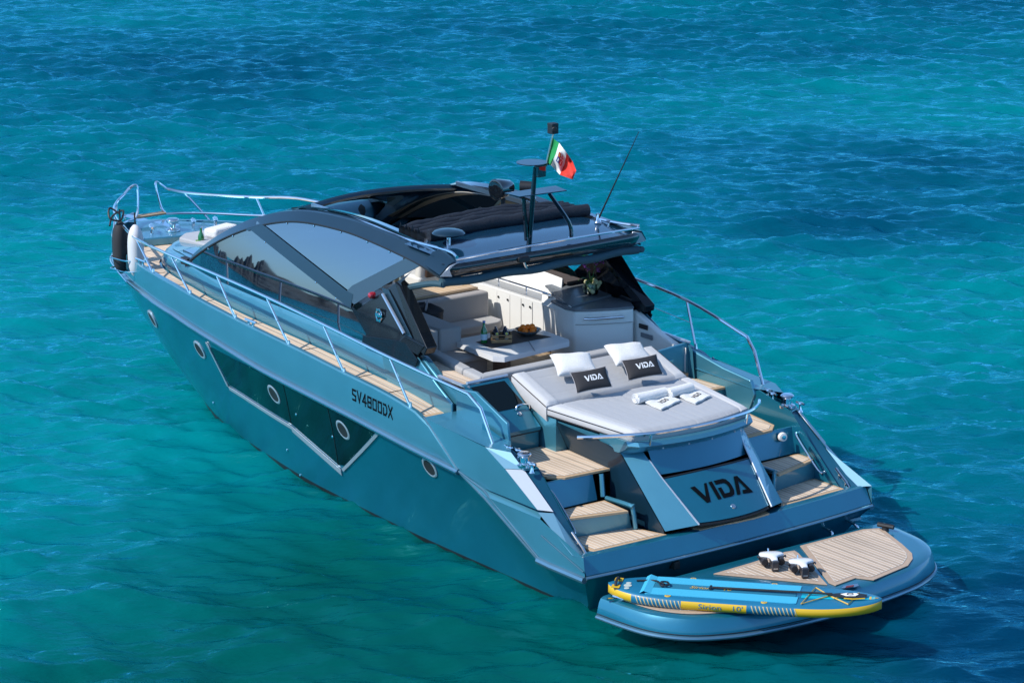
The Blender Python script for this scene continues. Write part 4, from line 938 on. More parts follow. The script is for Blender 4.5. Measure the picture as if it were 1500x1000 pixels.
# aft counter with a curved front
cpts = [(4.20, -.78), (4.05, -.82), (3.93, -1.0), (3.80, -1.28), (3.72, -1.52), (3.9, -1.62), (4.6, -1.62), (4.6, -.86)]
ca = MB().slab([V((x, y, 1.70)) for x, y in cpts], (0, 0, .69)).build('aft_counter', whiteg, yacht, bevel=.03, seg=3)
MB().slab([V((x-.01*(i < 5), y+.01*(i < 5), 2.392)) for i, (x, y) in enumerate(cpts)], (0, 0, .028)).build('counter_top', stone, ca, bevel=.006)
MB().slab([V((4.5, -.9, 2.42)), V((5.1, -1.15, 2.46)), V((5.1, -1.62, 2.46)), V((4.3, -1.62, 2.42)), V((4.15, -.86, 2.42))], (0, 0, .02)).build('counter_top', stone, ca, bevel=.004)
MB().slab([V((4.20, -.80, 2.33)), V((4.80, -.86, 2.33)), V((5.12, -1.14, 2.47)), V((4.16, -.85, 2.43))], (0, -.02, -.02)).build('counter_splashback', whiteg, ca)
MB().tube([V((x-.012, y, 2.22)) for x, y in cpts[1:5]], .006, 5).build('drawer_joint', MATS['joint_pale'], ca)
MB().tube([V((3.955, -.90, 2.30)), V((3.90, -.94, 2.30)), V((3.74, -1.36, 2.30)), V((3.78, -1.40, 2.30))], .014).build('drawer_handle', chrome, ca)
MB().box((3.62, -1.592, 2.16), (.16, .02, .06)).build('switch_panel', blackm, yacht, bevel=.004)
MB().box((3.55, -1.592, 2.05), (.22, .02, .06)).build('socket_panel', stone, yacht, bevel=.004)
MB().slab([V((3.85, -1.60, 1.70)), V((3.85, -1.60, 2.34)), V((3.35, -1.62, 2.13)), V((3.02, -1.63, 2.04)), V((3.02, -1.63, 1.70))], (0, -.10, 0)).build('cockpit_side_trim', whiteg, yacht, bevel=.03)

# ------------------------------------------------------------------ loose things: cushions, towels, table things
def pillow(name, c, n, u, wd, ht, th, m, label, cat, group, bumpy=.0):
    n = V(n).normalized(); u = (V(u)-n*V(u).dot(n)).normalized(); v = n.cross(u); c = V(c); N = 26
    def pt(a, b, sg):
        e = max(0, (1-a**4))**.5*max(0, (1-b**4))**.5
        wx = a*wd/2*(1-.07*(1-b*b)*abs(a)**3) ; wy = b*ht/2*(1-.09*(1-a*a)*abs(b)**3)
        h = sg*th/2*e*(.82+.18*math.cos(a*2.2)*math.cos(b*2.0))+bumpy*math.sin(a*5+b*3)*e*math.cos(b*4-a)
        return c+u*wx+v*wy+n*h
    mb = MB(); mb.grid(lambda s, t: pt(-1+2*s, -1+2*t, 1), N, N); mb.grid(lambda s, t: pt(-1+2*s, -1+2*t, -1), N, N)
    o = mb.build(name, m, sharp=75); tag(o, label, cat, group); return o, u, v, n, c
c1 = P(842, 541, z=2.16); c2 = P(922, 526, z=2.17)
pillow('throw_pillow', c1+V((.02, 0, .06)), (-.42, .12, .9), (-.35, -.94, 0), .52, .40, .17, towelm, 'white throw pillow behind the left black pillow on the sunpad', 'pillow', 'white pillows on the sunpad', .006)
pillow('throw_pillow', c2+V((.02, 0, .06)), (-.42, .05, .9), (-.22, -.97, 0), .52, .40, .17, towelm, 'white throw pillow behind the right black pillow on the sunpad', 'pillow', 'white pillows on the sunpad', .006)
for i, (px, py, lab) in enumerate(((866, 556, 'black pillow lettered VIDA propped on the left white pillow of the sunpad'), (941, 538, 'black pillow lettered VIDA propped on the right white pillow of the sunpad'))):
    c = P(px, py, z=2.14 if i == 0 else 2.15)
    o, u, v, n, c = pillow('lettered_pillow', c, (-.72, .25, .62), (-.18, -1, 0), .46, .27, .12, blackf, lab, 'pillow', 'black lettered pillows on the sunpad')
    bv = bvh_of(o); L = .235
    if v.z < 0: v = -v
    if u.dot(RT) < 0: u = -u
    decal(VIDA, c-u*L*.42-v*.032, u, v, n, whiteink, 'pillow_lettering', o, bv, sx=L/3.5, sy=.072, cuts=1, off=.003)
    rimp = [c+u*(a*.46/2*(1-.07*(1-b*b)*abs(a)**3))+v*(b*.27/2*(1-.09*(1-a*a)*abs(b)**3)) for a, b in [(t, -1) for t in np.linspace(-1, 1, 12)]+[(1, t) for t in np.linspace(-1, 1, 10)]+[(t, 1) for t in np.linspace(1, -1, 12)]+[(-1, t) for t in np.linspace(1, -1, 10)]]
    MB().tube(rimp, .006, 5).build('pillow_piping', mat('piping_pale', (.35,.33,.33), .8) if 'piping_pale' not in MATS else MATS['piping_pale'], o)
pt_bvh = bvh_of(pad)
def padz(x, y):
    h, _, _, _ = pt_bvh.ray_cast(V((x, y, 3)), V((0, 0, -1))); return h.z if h else 1.9
for i, (r0, r1, fl, lab) in enumerate((((931, 584), (975, 574), [(945, 590), (969, 599), (997, 586), (972, 577)], 'rolled white towel lettered VIDA on the grey sunpad, nearer the pillows at left'),
                                       ((979, 576), (1012, 567), [(995, 581), (1019, 590), (1041, 579), (1017, 570)], 'rolled white towel lettered VIDA on the sunpad, nearer the starboard stairs'))):
    a = P(*r0, z=1.98); b = P(*r1, z=1.98); ax = (b-a).normalized(); perp = V((0, 0, 1)).cross(ax).normalized()
    t = thing('rolled_towel', (a+b)/2-V((0, 0, .07)), lab, 'towel', 'towels on the sunpad')
    def spiral(p, k):
        return [p+perp*math.cos(q)*(.070*(1-.02*math.sin(q*3+k)))+V((0, 0, 1))*math.sin(q)*(.062+.003*math.sin(q*2+k)) for q in np.linspace(0, 6.283, 25)[:-1]]
    MB().loft([spiral(a+(b-a)*s, s*4) for s in np.linspace(0, 1, 9)]).build('towel_roll', towelm, t, bevel=.012)
    coil = [a-ax*.003+perp*math.cos(q)*(.008+.0085*q/2.2)+V((0, 0, 1))*math.sin(q)*(.008+.0078*q/2.2) for q in np.linspace(0, 15, 50)]
    MB().tube(coil, .006, 5).build('towel_edge', towelm, t)
    Q = [P(px, py, z=1.93) for px, py in fl]
    def fpt(u, v):
        p = Q[0].lerp(Q[1], u).lerp(Q[3].lerp(Q[2], u), v); return V((p.x, p.y, padz(p.x, p.y)+.022+.006*math.sin(u*9+v*4)*(1-u)+.004*math.sin(v*11)))
    fl_ = MB().grid(fpt, 14, 14).build('towel_flap', towelm, t, solid=.022)
    u = (Q[2]-Q[1]).normalized(); v = -(Q[1]-Q[0]).normalized()
    O = Q[0]*.32+Q[1]*.68; O = O.lerp(Q[3]*.32+Q[2]*.68, .28)
    decal(VIDA, V((O.x, O.y, 1.97)), u, v, (0, 0, 1), ink, 'towel_lettering', fl_, bvh_of(fl_), sx=.18/3.5, sy=.085, cuts=1, off=.014, reach=.3)

gglass = mat('green_bottle_glass', (.012,.16,.03), .06, coat=1, spec=.8)
labelm = mat('bottle_label', (.45,.62,.72), .5)
def bottle(base, h, r, m, lab, cat='bottle', group=None, capm=None, label=True):
    t = thing('bottle', base, lab, cat, group); s = h
    MB().lathe([(.001, 0), (r*.95, 0), (r, .01), (r, s*.52), (r*.8, s*.62), (r*.42, s*.74), (r*.36, s*.93), (r*.001, s*.935)], base, (0, 0, 1), 20).build('bottle_body', m, t)
    MB().lathe([(.001, s*.92), (r*.44, s*.92), (r*.44, s*.995), (.001, s)], base, (0, 0, 1), 14).build('bottle_cap', capm or chrome, t)
    if label: MB().lathe([(r*1.02, s*.16), (r*1.02, s*.42)], base, (0, 0, 1), 20).build('bottle_label', labelm, t)
    return t
bottle(P(743-0, 502, z=2.13) if False else P(709, 502, z=2.13), .285, .042, gglass, 'tall green glass bottle with pale blue label standing on the cockpit table', 'bottle', None, mat('cap_blue', (.08,.2,.5), .3))
# wooden crate of four dark bottles
ang = math.atan2(RT.y, RT.x)+.10; cc = P(734, 500, z=2.13)
ct = thing('wooden_crate', cc, 'small wooden crate holding four dark blue bottles on the cockpit table', 'crate')
R2 = Matrix.Rotation(ang, 3, 'Z'); L_ = lambda x, y, z: cc+R2 @ V((x, y, z))
def rbox(name, c, d, m, par, bev=.003): return MB().box(L_(*c), d, rz=ang).build(name, m, par, bevel=bev)
rbox('crate_bottom', (0, 0, .006), (.25, .19, .012), wood, ct)
for y in (-.095, .095):
    for z in (.03, .085): rbox('crate_slat', (0, y, z), (.26, .012, .042), wood, ct)
for x in (-.125, .125):
    for z in (.03, .085): rbox('crate_slat', (x, 0, z), (.012, .18, .042), wood, ct)
rbox('crate_lettering_panel', (0, -.1025, .085), (.085, .003, .022), ink, ct, 0)
bluegl = mat('blue_bottle_glass', (.006,.012,.035), .08, coat=1); yell = mat('yellow_label', (.55,.48,.08), .5)
for i, (x, y) in enumerate(((-.06, -.045), (.06, -.045), (-.06, .045), (.06, .045))):
    bt = thing('bottle', L_(x, y, .012), 'dark blue bottle with yellow seal lying back in the wooden crate, ' + ['front left', 'front right', 'rear left', 'rear right'][i] + ' of four', 'bottle', 'bottles in the wooden crate')
    MB().lathe([(.001, 0), (.036, 0), (.038, .02), (.038, .095), (.030, .125), (.016, .15), (.015, .17), (.001, .172)], L_(x, y, .012), R2 @ V((0, .25, 1)), 16).build('bottle_body', bluegl, bt)
    MB().lathe([(.001, 0), (.017, 0), (.017, .006), (.001, .006)], L_(x+.004, y-.036+.02, .115), R2 @ V((0, -1, .35)), 12).build('bottle_seal', yell, bt)
# fruit bowl and oranges
bc_ = P(773, 490, z=2.135); bw = tag(MB().lathe([(.001, .0), (.07, .0), (.12, .022), (.165, .06), (.175, .07), (.168, .072), (.11, .035), (.06, .02), (.001, .018)], bc_, (0, 0, 1), 32).build('fruit_bowl', mat('bowl_glaze', (.10,.12,.13), .2, coat=.6, vary=.2)), 'wide shallow grey bowl of oranges on the cockpit table', 'bowl')
orm = mat('orange_peel', (.98,.20,.006), .45, bump=(90, .25), vary=.06)
spots = [(-.085, .02, .062), (-.01, .07, .062), (.075, .035, .064), (.06, -.06, .062), (-.03, -.075, .062), (0, 0, .098), (-.06, -.02, .10), (.055, .0, .105)]
names_ = ['leftmost orange low in the fruit bowl', 'orange at the back of the fruit bowl', 'rightmost orange in the fruit bowl against its rim', 'orange at the front right of the fruit bowl', 'orange at the front of the fruit bowl nearest the crate', 'middle orange on top of the heap in the bowl', 'orange at the upper left of the heap in the bowl', 'orange at the upper right of the heap in the bowl']
RR = Matrix.Rotation(math.atan2(RT.y, RT.x), 3, 'Z')
for (x, y, z), nme in zip(spots, names_):
    tag(MB().ball(bc_+RR @ V((x, y, z)), (.041, .041, .038), 14, 9).build('orange', orm), nme, 'orange', 'oranges in the bowl')
# orchid in a glass vase
oc = P(866, 433, z=2.425)
ot = thing('potted_orchid', oc, 'purple orchid in a clear glass vase on the dark galley counter', 'flower vase')
MB().lathe([(.001, 0), (.06, 0), (.085, .04), (.10, .10), (.085, .16), (.08, .16), (.093, .10), (.078, .045), (.001, .02)], oc, (0, 0, 1), 22).build('vase', clear, ot)
pet = mat('pale_wrapping', (.55,.52,.28), .6, vary=.3, vscale=30); pm = mat('orchid_petal', (.42,.10,.40), .6, vary=.3, vscale=40); lf = mat('orchid_leaf', (.05,.13,.025), .4, vary=.3, vscale=14)
rnd = random.Random(7); mb = MB()
for k in range(26):
    a = rnd.random()*6.28; r_ = .03+.08*rnd.random(); mb.ball(oc+V((math.cos(a)*r_, math.sin(a)*r_, .06+.14*rnd.random())), (.035, .03, .03), 7, 5)
mb.build('moss_wrapping', pet, ot)
for k, (a, L) in enumerate(((-.9, .22), (2.2, .26), (.5, .18))):
    d = V((math.cos(a), math.sin(a), 0)); w_ = V((-d.y, d.x, 0)); rg = []
    for t in np.linspace(0, 1, 8): rg.append([oc+d*L*t+w_*j*.035*math.sin(math.pi*(.1+.88*t))+V((0, 0, .17+.24*t-.22*t*t-.01*abs(j))) for j in (-1, 0, 1)])
    MB().loft(rg, closed=False, caps=False).build('orchid_leaf', lf, ot)
for k, a in enumerate((.6, -1.9)):
    d = V((math.cos(a), math.sin(a), 0)); st = bez([oc+V((0, 0, .12)), oc+d*.03+V((0, 0, .3)), oc+d*.07+V((0, 0, .42)), oc+d*.13+V((0, 0, .45))], 5)
    MB().tube(st, .005, 5).build('flower_stem', lf, ot); mb = MB()
    for j in range(9):
        p = st[-1].lerp(st[6], j/10)+V((rnd.uniform(-.03, .03), rnd.uniform(-.03, .03), rnd.uniform(-.04, .03)))
        for m_ in range(5):
            an = m_*1.257+j; e = V((math.cos(an)*.8, math.sin(an)*.8, math.sin(an*2)*.5)).normalized(); f_ = e.cross(V((.3, .2, 1))).normalized()
            mb.poly([p, p+e*.02+f_*.016, p+e*.042, p+e*.02-f_*.016])
    mb.build('orchid_blossom', pm, ot, weld=False)
# black bag on the sofa
bgc = P(623, 455, z=2.30); mb = MB(); rg = []
def lump(c, r, f, sd):
    rr_ = random.Random(sd); ph = [rr_.random()*6 for _ in range(6)]; mb = MB(); rg = []
    for i in range(13):
        t = math.pi*min(max(i/12, .02), .98); ring = []
        for j in range(22):
            q = 2*math.pi*j/22; k = 1+f*(math.sin(3*q+ph[0]+2*t)+.6*math.sin(5*q+ph[1]-3*t)+.5*math.sin(8*t+ph[2]+q))
            ring.append(V(c)+V((r[0]*math.sin(t)*math.cos(q)*k, r[1]*math.sin(t)*math.sin(q)*k, r[2]*math.cos(t)*k)))
        rg.append(ring)
    mb.loft(rg); return mb
bt = thing('soft_bag', bgc-V((0, 0, .25)), 'crumpled black soft bag on the sofa beside the backrest', 'bag')
lump(bgc-V((0, 0, .08)), (.26, .24, .17), .10, 3).build('bag_body', blackf, bt); MB().tube(bez([bgc+V((-.15, .1, .05)), bgc+V((-.05, 0, .14)), bgc+V((.1, -.1, .06))], 6), .014).build('bag_strap', mat('grey_strap', (.3,.3,.32), .6), bt)
# bow: green bottle, glass, folded towel
bb = P(295, 364, z=2.40); bb.z = 2.41
bb = P(295, 362, z=2.20)
bottle(V((bb.x, bb.y, 2.20)), .30, .045, gglass, 'green glass bottle standing on the bow beside the sunbed', 'bottle', None, chrome, False)
g_ = P(290.5, 363, z=2.20)
tag(MB().lathe([(.001, 0), (.03, 0), (.036, .11), (.033, .11), (.027, .01), (.001, .01)], g_, (0, 0, 1), 14).build('drinking_glass', mat('lime_glass', (.25,.42,.04), .1, coat=1)), 'lime green drinking glass next to the green bottle on the bow', 'glass')
tag(MB().box(P(324, 338, z=2.36), (.25, .5, .14), rz=.3).build('folded_towel', towelm, bevel=.05, seg=3), 'white folded towel on the bow sunbed headrest', 'towel')

# ------------------------------------------------------------------ fenders hung outside the bow rail
def fender(pxc, z, m, m2, lab, yv, dr):
    c = P(*pxc, y=yv); t = thing('fender', c-V((0, 0, .4)), lab, 'fender', 'fenders at the bow')
    d = V(dr).normalized(); h = .375; rg = []
    for i in range(17):
        k = -1+2*i/16; e = max(.06, 1-abs(k)**3.2)**.5; cz = c+V((0, 0, k*h))
        rg.append([cz+d*(.155*e*math.cos(q))+V((-d.y, d.x, 0))*(.115*e*math.sin(q)) for q in [2*math.pi*j/20 for j in range(20)]])
    b = MB().loft(rg).build('fender_cover', m, t, sharp=70)
    MB().tube([c+V((0, 0, k*h*.98))+V((-d.y, d.x, 0))*(.117*max(.06, 1-abs(k)**3.2)**.5) for k in np.linspace(-.98, .98, 17)], .006, 5).build('fender_seam', m2, b)
    MB().tube([c+V((0, 0, .40)), c+V((.0, 0, .55))], .012).build('fender_line', blackm, t)
    return c, d
whc = mat('pale_grey_cover', (.62,.62,.63), .75, vary=.05)
f1c, fd = fender((177, 362), 0, blackf, blackm, 'black covered fender hanging in the bow rail, outermost at the stem', 1.50, (.60, -.45, 0))
f2c, _ = fender((199, 368), 0, whc, blackm, 'pale grey covered fender hanging in the bow rail beside the black one', 1.60, (.62, -.35, 0))
for dz in (-.12, -.28):
    c = (f1c+f2c)/2+V((0, 0, dz)); a = (f2c-f1c).normalized(); b = V((-a.y, a.x, 0))
    L = [c-a*.36+b*.0, c-a*.30+b*.17, c+b*.19, c+a*.32+b*.17, c+a*.40, c+a*.32-b*.17, c-b*.19, c-a*.30-b*.17]
    MB().tube(bez(L+[L[0]], 3)[:-1], .010, 6, closed=True).build('fender_basket', chrome, yacht)
tag(MB().tube(bez([f1c+V((.0, 0, .48)), f1c+V((.1, .1, .56)), f1c+V((.0, .16, .44)), f1c+V((-.05, .02, .40)), f1c+V((.08, -.1, .50)), f1c+V((.2, .0, .42)), f1c+V((.12, .1, .30))], 6), .014).build('mooring_line', blackm), 'black line knotted on the rail above the fenders', 'rope')

# ------------------------------------------------------------------ flag
cols = [[(808, 201), (804, 221), (800, 242)], [(819, 209.5), (814, 226), (807, 242)], [(830, 224), (827, 240), (820, 256)], [(839, 237), (844, 250), (839, 263)]]
def flag_pt(u, v, dz=0):
    i = min(2, int(u*3)); t = u*3-i
    def colp(c, v):
        j = min(1, int(v*2)); s = v*2-j; return (c[j][0]+(c[j+1][0]-c[j][0])*s, c[j][1]+(c[j+1][1]-c[j][1])*s)
    a = colp(cols[i], v); b = colp(cols[i+1], v); px, py = a[0]+(b[0]-a[0])*t, a[1]+(b[1]-a[1])*t
    dy = .10*math.sin(u*9+v*3.0)*u+.05*math.sin(u*17-v*6)*u*(.4+v)
    p = P(px, py, y=0.0); d = (p-CAM).normalized(); return p+d*(dy*1.6)+(-d)*dz
fg = thing('ensign_flag', fp1, 'green, white and red ensign with a quartered emblem flying from the mast', 'flag')
fcol = [mat('flag_green', (.01,.27,.07), .75), mat('flag_white', (.75,.74,.72), .75), mat('flag_red', (.62,.035,.02), .75)]
for k in range(3):
    MB().grid(lambda a, b: flag_pt((k+a)/3, b), 9, 15).build('flag_band', fcol[k], fg, sharp=80)
em = [mat('emblem_red', (.40,.02,.02), .7), mat('emblem_gold', (.55,.30,.04), .7), mat('emblem_blue', (.03,.06,.25), .7)]
def patch(u0, u1, v0, v1, m, dz):
    MB().grid(lambda a, b: flag_pt(u0+(u1-u0)*a, v0+(v1-v0)*b, dz), 3, 3).build('emblem_quarter', m, fg)
patch(.41, .505, .28, .49, em[0], .008); patch(.505, .60, .28, .49, fcol[1], .008); patch(.41, .505, .49, .70, em[2], .008); patch(.505, .60, .49, .70, em[0], .008)
patch(.435, .48, .33, .45, em[1], .014); patch(.54, .565, .28, .49, em[0], .014); patch(.505, .60, .37, .41, em[0], .014); patch(.44, .475, .54, .66, fcol[1], .014); patch(.54, .57, .53, .67, fcol[1], .014)
# ------------------------------------------------------------------ swim platform
ZP = .46
def plat(d=0.0, za=0):
    out = []
    H_ = [(-.25, 2.22), (-.7, 2.18), (-1.03, 2.11), (-1.28, 1.97), (-1.46, 1.79), (-1.60, 1.52), (-1.70, 1.2), (-1.78, .6), (-1.81, 0)]
    pts = H_+[(x, -y) for x, y in H_[-2::-1]]
    pts = [(p.x, p.y) for p in bez([V((x, y, 0)) for x, y in pts], 4)]
    if d: pts = inset(pts, d) if d > 0 else pts
    return pts
def outline(g):
    H_ = [(-.25, 2.22), (-.7, 2.18), (-1.03, 2.11), (-1.28, 1.97), (-1.46, 1.79), (-1.60, 1.52), (-1.70, 1.2), (-1.78, .6), (-1.81, 0)]
    pts = [V((x, y, 0)) for x, y in H_+[(x, -y) for x, y in H_[-2::-1]]]; pts = bez(pts, 4)
    c = V((-.3, 0, 0)); out = []
    for i, p in enumerate(pts):
        a = pts[max(0, i-1)]; b = pts[min(len(pts)-1, i+1)]; t = (b-a).normalized(); n = V((-t.y, t.x, 0)); n = n if n.dot(p-V((-.5, 0, 0))) > 0 else -n
        q = p+n*g; q.x = min(q.x, -.27); out.append(q)
    return out
def ring(g, z): return [V((p.x, p.y, z)) for p in outline(g)]
mb = MB(); mb.loft([ring(-.16, ZP), ring(-.06, ZP-.006), ring(-.025, ZP-.025), ring(.0, ZP-.07), ring(.02, ZP-.15), ring(.03, ZP-.20), ring(.03, ZP-.245), ring(-.06, ZP-.26), ring(-.3, ZP-.36)])
pf = mb.build('swim_platform', hullp, yacht, sharp=30)
MB().tube([V((p.x, p.y, ZP-.232)) for p in outline(.03)], .026, 8).build('platform_bumper', rubm, pf)
MB().tube([V((p.x, p.y, ZP-.195)) for p in outline(.027)], .007, 6).build('platform_groove', blackm, pf)
def tk(name, pts): return teak_panel(name, pts, ZP+.014, pf, planks=teakp, edge=teakpe, border=.075, th=.012, bev=.003)
Z = ZP+.01
bx = lambda L: [(P(px, py, z=Z).x, P(px, py, z=Z).y) for px, py in L]
tk('platform_teak', bx([(1172, 799), (1264, 775), (1291, 773), (1322, 797), (1336, 810), (1337, 818), (1330, 828), (1280, 849), (1254, 846), (1224, 857), (1214, 853)]))
tk('platform_teak', bx([(1045, 840), (1100, 824), (1150, 808), (1164, 806), (1170, 810), (1212, 856), (1150, 850)]))
st = [(p.x, p.y) for p in outline(-.11)]
port = [p for p in st if p[1] > .35]
tk('platform_teak', [(-.42, port[0][1]-.0)]+[p for p in port if p[0] < -.45]+[(-1.30, .35), (-.75, .95), (-.42, 1.3)])
MB().box((-.95, 0, .1), (1.0, .16, .12)).build('platform_arm', darkp, pf); MB().box((.1, .9, .12), (1.1, .12, .12)).build('platform_arm', darkp, pf); MB().box((.1, -.9, .12), (1.1, .12, .12)).build('platform_arm', darkp, pf)
p0 = P(1243, 858, z=Z); mb = MB().slab([P(1232, 862, z=Z), P(1236, 858, z=Z), P(1256, 855, z=Z), P(1258, 858, z=Z), P(1252, 860, z=Z)], (0, 0, .008)); mb.build('platform_latch', satin, pf)
MB().slab([P(1238, 861, z=Z+.01), P(1240, 858, z=Z+.01), P(1251, 856.6, z=Z+.01), P(1250, 859, z=Z+.01)], (0, 0, .005)).build('latch_pad', mat('latch_red', (.15,.02,.02), .5), pf)
MB().tube([P(898, 872, z=Z+.03), P(914, 877, z=Z+.03)], .012).build('platform_hinge', chrome, pf); MB().box(P(905, 877, z=Z), (.25, .03, .02), rz=.9).build('platform_hinge', chrome, pf)
cb = MB(); c = P(1297, 772, z=ZP+.04); cb.lathe([(.001, 0), (.05, 0), (.04, .05), (.001, .07)], c-V((0, 0, .05)), (0, 0, 1), 12); cb.tube([c+V((-.10, -.04, .02)), c+V((.08, .05, .03))], .03); cb.build('platform_fitting', blackm, pf)

# ------------------------------------------------------------------ stand-up paddle board lying across the platform
A = P(891, 853, z=.60); Bn = P(1292, 880, z=.60); LB = (Bn-A).length; ua = (Bn-A).normalized(); va = V((0, 0, 1)).cross(ua); va = va if va.dot(FW) < 0 else -va   # va points to the viewer
sup = thing('paddle_board', (A+Bn)/2-V((0, 0, .10)), 'blue and yellow inflatable paddle board lying across the port side of the swim platform', 'paddle board')
bw_ = lambda t: .40*min(1, max(0.0, (1-(1-min(1, t/.30))**2.3)))**.62*min(1, max(0., 1-(max(0, (t-.62))/.38)**2.4))**.55
TH = .125; zt_ = lambda t: .60+.035*max(0, (t-.75)/.25)**2+.01*max(0, (.15-t)/.15)**2
SP = lambda t, w, z: A+ua*(t*LB)+va*w+V((0, 0, zt_(t)-A.z+z))
sb = mat('board_blue', (.006,.145,.27), .42, coat=.2, vary=.05); sy_ = mat('board_yellow', (.68,.42,.012), .42, coat=.2); sc = mat('board_pad', (.045,.40,.60), .7, bump=(60, .3)); scd = mat('board_pad_dark', (.008,.15,.25), .7); scy = mat('board_cyan', (.0,.40,.55), .45)
ts = sorted(set([.0005, .004, .012]+list(np.linspace(.025, .975, 77))+[.988, .996, .9995])); prof = [(1, 0), ]
rg = []
for t in ts:
    w0 = max(.006, bw_(t)); e = .055; ring_ = []
    ring_ += [SP(t, max(.002, w0-e), 0)]
    for k in range(1, 8): an = math.pi/2-math.pi*k/8; ring_.append(SP(t, max(.002, w0-e)+min(e, w0)*math.cos(an), -TH/2+TH/2*math.sin(an)))
    ring_.append(SP(t, max(.002, w0-e), -TH)); ring_.append(SP(t, -max(.002, w0-e), -TH))
    for k in range(1, 8): an = -math.pi/2-math.pi*k/8; ring_.append(SP(t, -max(.002, w0-e)+min(e, w0)*math.cos(an), -TH/2+TH/2*math.sin(an)))
    ring_.append(SP(t, -max(.002, w0-e), 0)); rg.append(ring_)
mb = MB().loft(rg); mb.bm.faces.ensure_lookup_table()
yellow = lambda t: t < .10 or .285 < t < .525 or t > .705
for f in mb.bm.faces:
    c = f.calc_center_median(); t = (c-A).dot(ua)/LB; z = c.z-zt_(t); f.material_index = 1 if (-TH*.92 < z < -TH*.16 and yellow(t)) else 0
bd = mb.build('board_body', [sb, sy_], sup, sharp=70); sbv = bvh_of(bd)
# thin stripes on the blue lengths of the rail
def railp(t, a, o=.004): w0 = bw_(t)-.055; return SP(t, w0+(.055+o)*math.cos(a), -TH/2+(TH/2+o)*math.sin(a))
for t0, t1 in ((.115, .275), (.54, .695)):
    mb = MB()
    for t in np.linspace(t0, t1, 12): mb.loft([[railp(t+.0022*0+.012*(a), .75-a*1.5) for a in np.linspace(0, 1, 7)], [railp(t+.0040+.012*(a), .75-a*1.5) for a in np.linspace(0, 1, 7)]], closed=False, caps=False)
    mb.build('rail_stripes', mat('stripe_cream', (.55,.45,.22), .5) if 'stripe_cream' not in MATS else MATS['stripe_cream'], sup, weld=False)
def ontop(t, w, o=.004): return SP(t, w, o)
def lane(w0, w1, t0, t1, m, name, o=.005, sk=0):
    mb = MB(); mb.grid(lambda a, b: ontop(t0+(t1-t0)*a+sk*b, w0+(w1-w0)*b, o), 40, 4); return mb.build(name, m, sup, solid=.008)
pad_ = lane(-.295, -.095, .17, .70, sc, 'deck_pad'); lane(.075, .285, .15, .70, sc, 'deck_pad'); lane(-.095, .075, .16, .69, scd, 'deck_pad_centre', .003)
for t in (.06,): pass
MB().loft([[ontop(.13, .285, .006), ontop(.13, .07, .006), ontop(.13, -.28, .006)], [ontop(.145, .285, .035), ontop(.145, .07, .03), ontop(.145, -.28, .035)], [ontop(.17, .285, .010), ontop(.17, .07, .010), ontop(.17, -.28, .010)]], closed=False, caps=False).build('kick_pad', sc, sup)
mb = MB(); mb.grid(lambda a, b: ontop(.71+.265*a, (-.09+.17*b)*(1-.45*a), .0035), 16, 4); mb.build('nose_stripe', scy, sup)
for txt, t0 in (('Sirion', .350), ("10'", .470)):
    decal(font_polys(txt), railp(t0, -.05)+V((0,0,-.022)), ua, (0, 0, 1), va, sb, 'board_lettering', sup, sbv, sx=.112, sy=.082, cuts=1, off=.004)
for txt, t0 in (('Sirion', .30), ("10'", .42)):
    decal(font_polys(txt), SP(t0, .028, .01), ua, -va, (0, 0, 1), sy_, 'board_lettering', sup, None, sx=.10, sy=.11, cuts=0, off=.003, shear=.3)
for (t, w) in ((.235, .30), (.585, .30), (.30, -.31), (.60, -.31)):
    o = MB().lathe([(.001, 0), (.036, 0), (.034, .005), (.001, .006)], ontop(t, w, .001), (0, 0, 1), 20).build('ring_patch', sy_, sup)
    MB().tube([ontop(t, w, .008)+ua*.014*math.cos(q)+va*.014*math.sin(q) for q in np.linspace(0, 6.28, 13)[:-1]], .003, 5, closed=True).build('steel_ring', chrome, o)
for w in (-.10, .13): MB().slab([ontop(.02, w-.05), ontop(.05, w-.05), ontop(.05, w+.05), ontop(.02, w+.05)], (0, 0, .006)).build('handle_patch', sy_, sup)
MB().tube(bez([ontop(.035, -.11, .008), ontop(.033, -.06, .04), ontop(.033, .08, .04), ontop(.035, .13, .008)], 5), .016).build('carry_handle', blackf, sup)
for w, r_ in ((.06, .045), (-.02, .03), (.15, .03)):
    o = MB().lathe([(.001, 0), (r_, 0), (r_, .004), (.001, .005)], ontop(.075+.01*w, w, .002), (0, 0, 1), 18).build('board_badge', mat('badge_pale', (.5,.55,.5), .4) if 'badge_pale' not in MATS else MATS['badge_pale'], sup)
bp_ = [(.718, .30), (.752, -.26), (.83, .06), (.915, -.13), (.885, .24), (.81, -.02), (.718, .30)]
MB().tube([ontop(t, w, .014) for t, w in bp_], .0055, 6).build('bungee_cord', mat('bungee_yellow', (.62,.40,.08), .6), sup)
MB().loft([[ontop(.955, -.05, .004), ontop(.99, 0.0, .004), ontop(.955, .05, .004)], [ontop(.962, -.036, .005), ontop(.982, 0, .005), ontop(.962, .036, .005)]], caps=False).build('nose_triangle', sy_, sup)
# leash on the tail
tag(MB().tube(bez([ontop(.10, -.10, .012), ontop(.16, -.12, .02), ontop(.185, -.05, .03), ontop(.20, .06, .03), ontop(.225, .03, .035), ontop(.215, -.06, .035), ontop(.195, -.02, .045), ontop(.21, .05, .045)], 6), .011).build('coiled_leash', blackm), 'coiled black leash lying on the tail of the paddle board', 'leash')
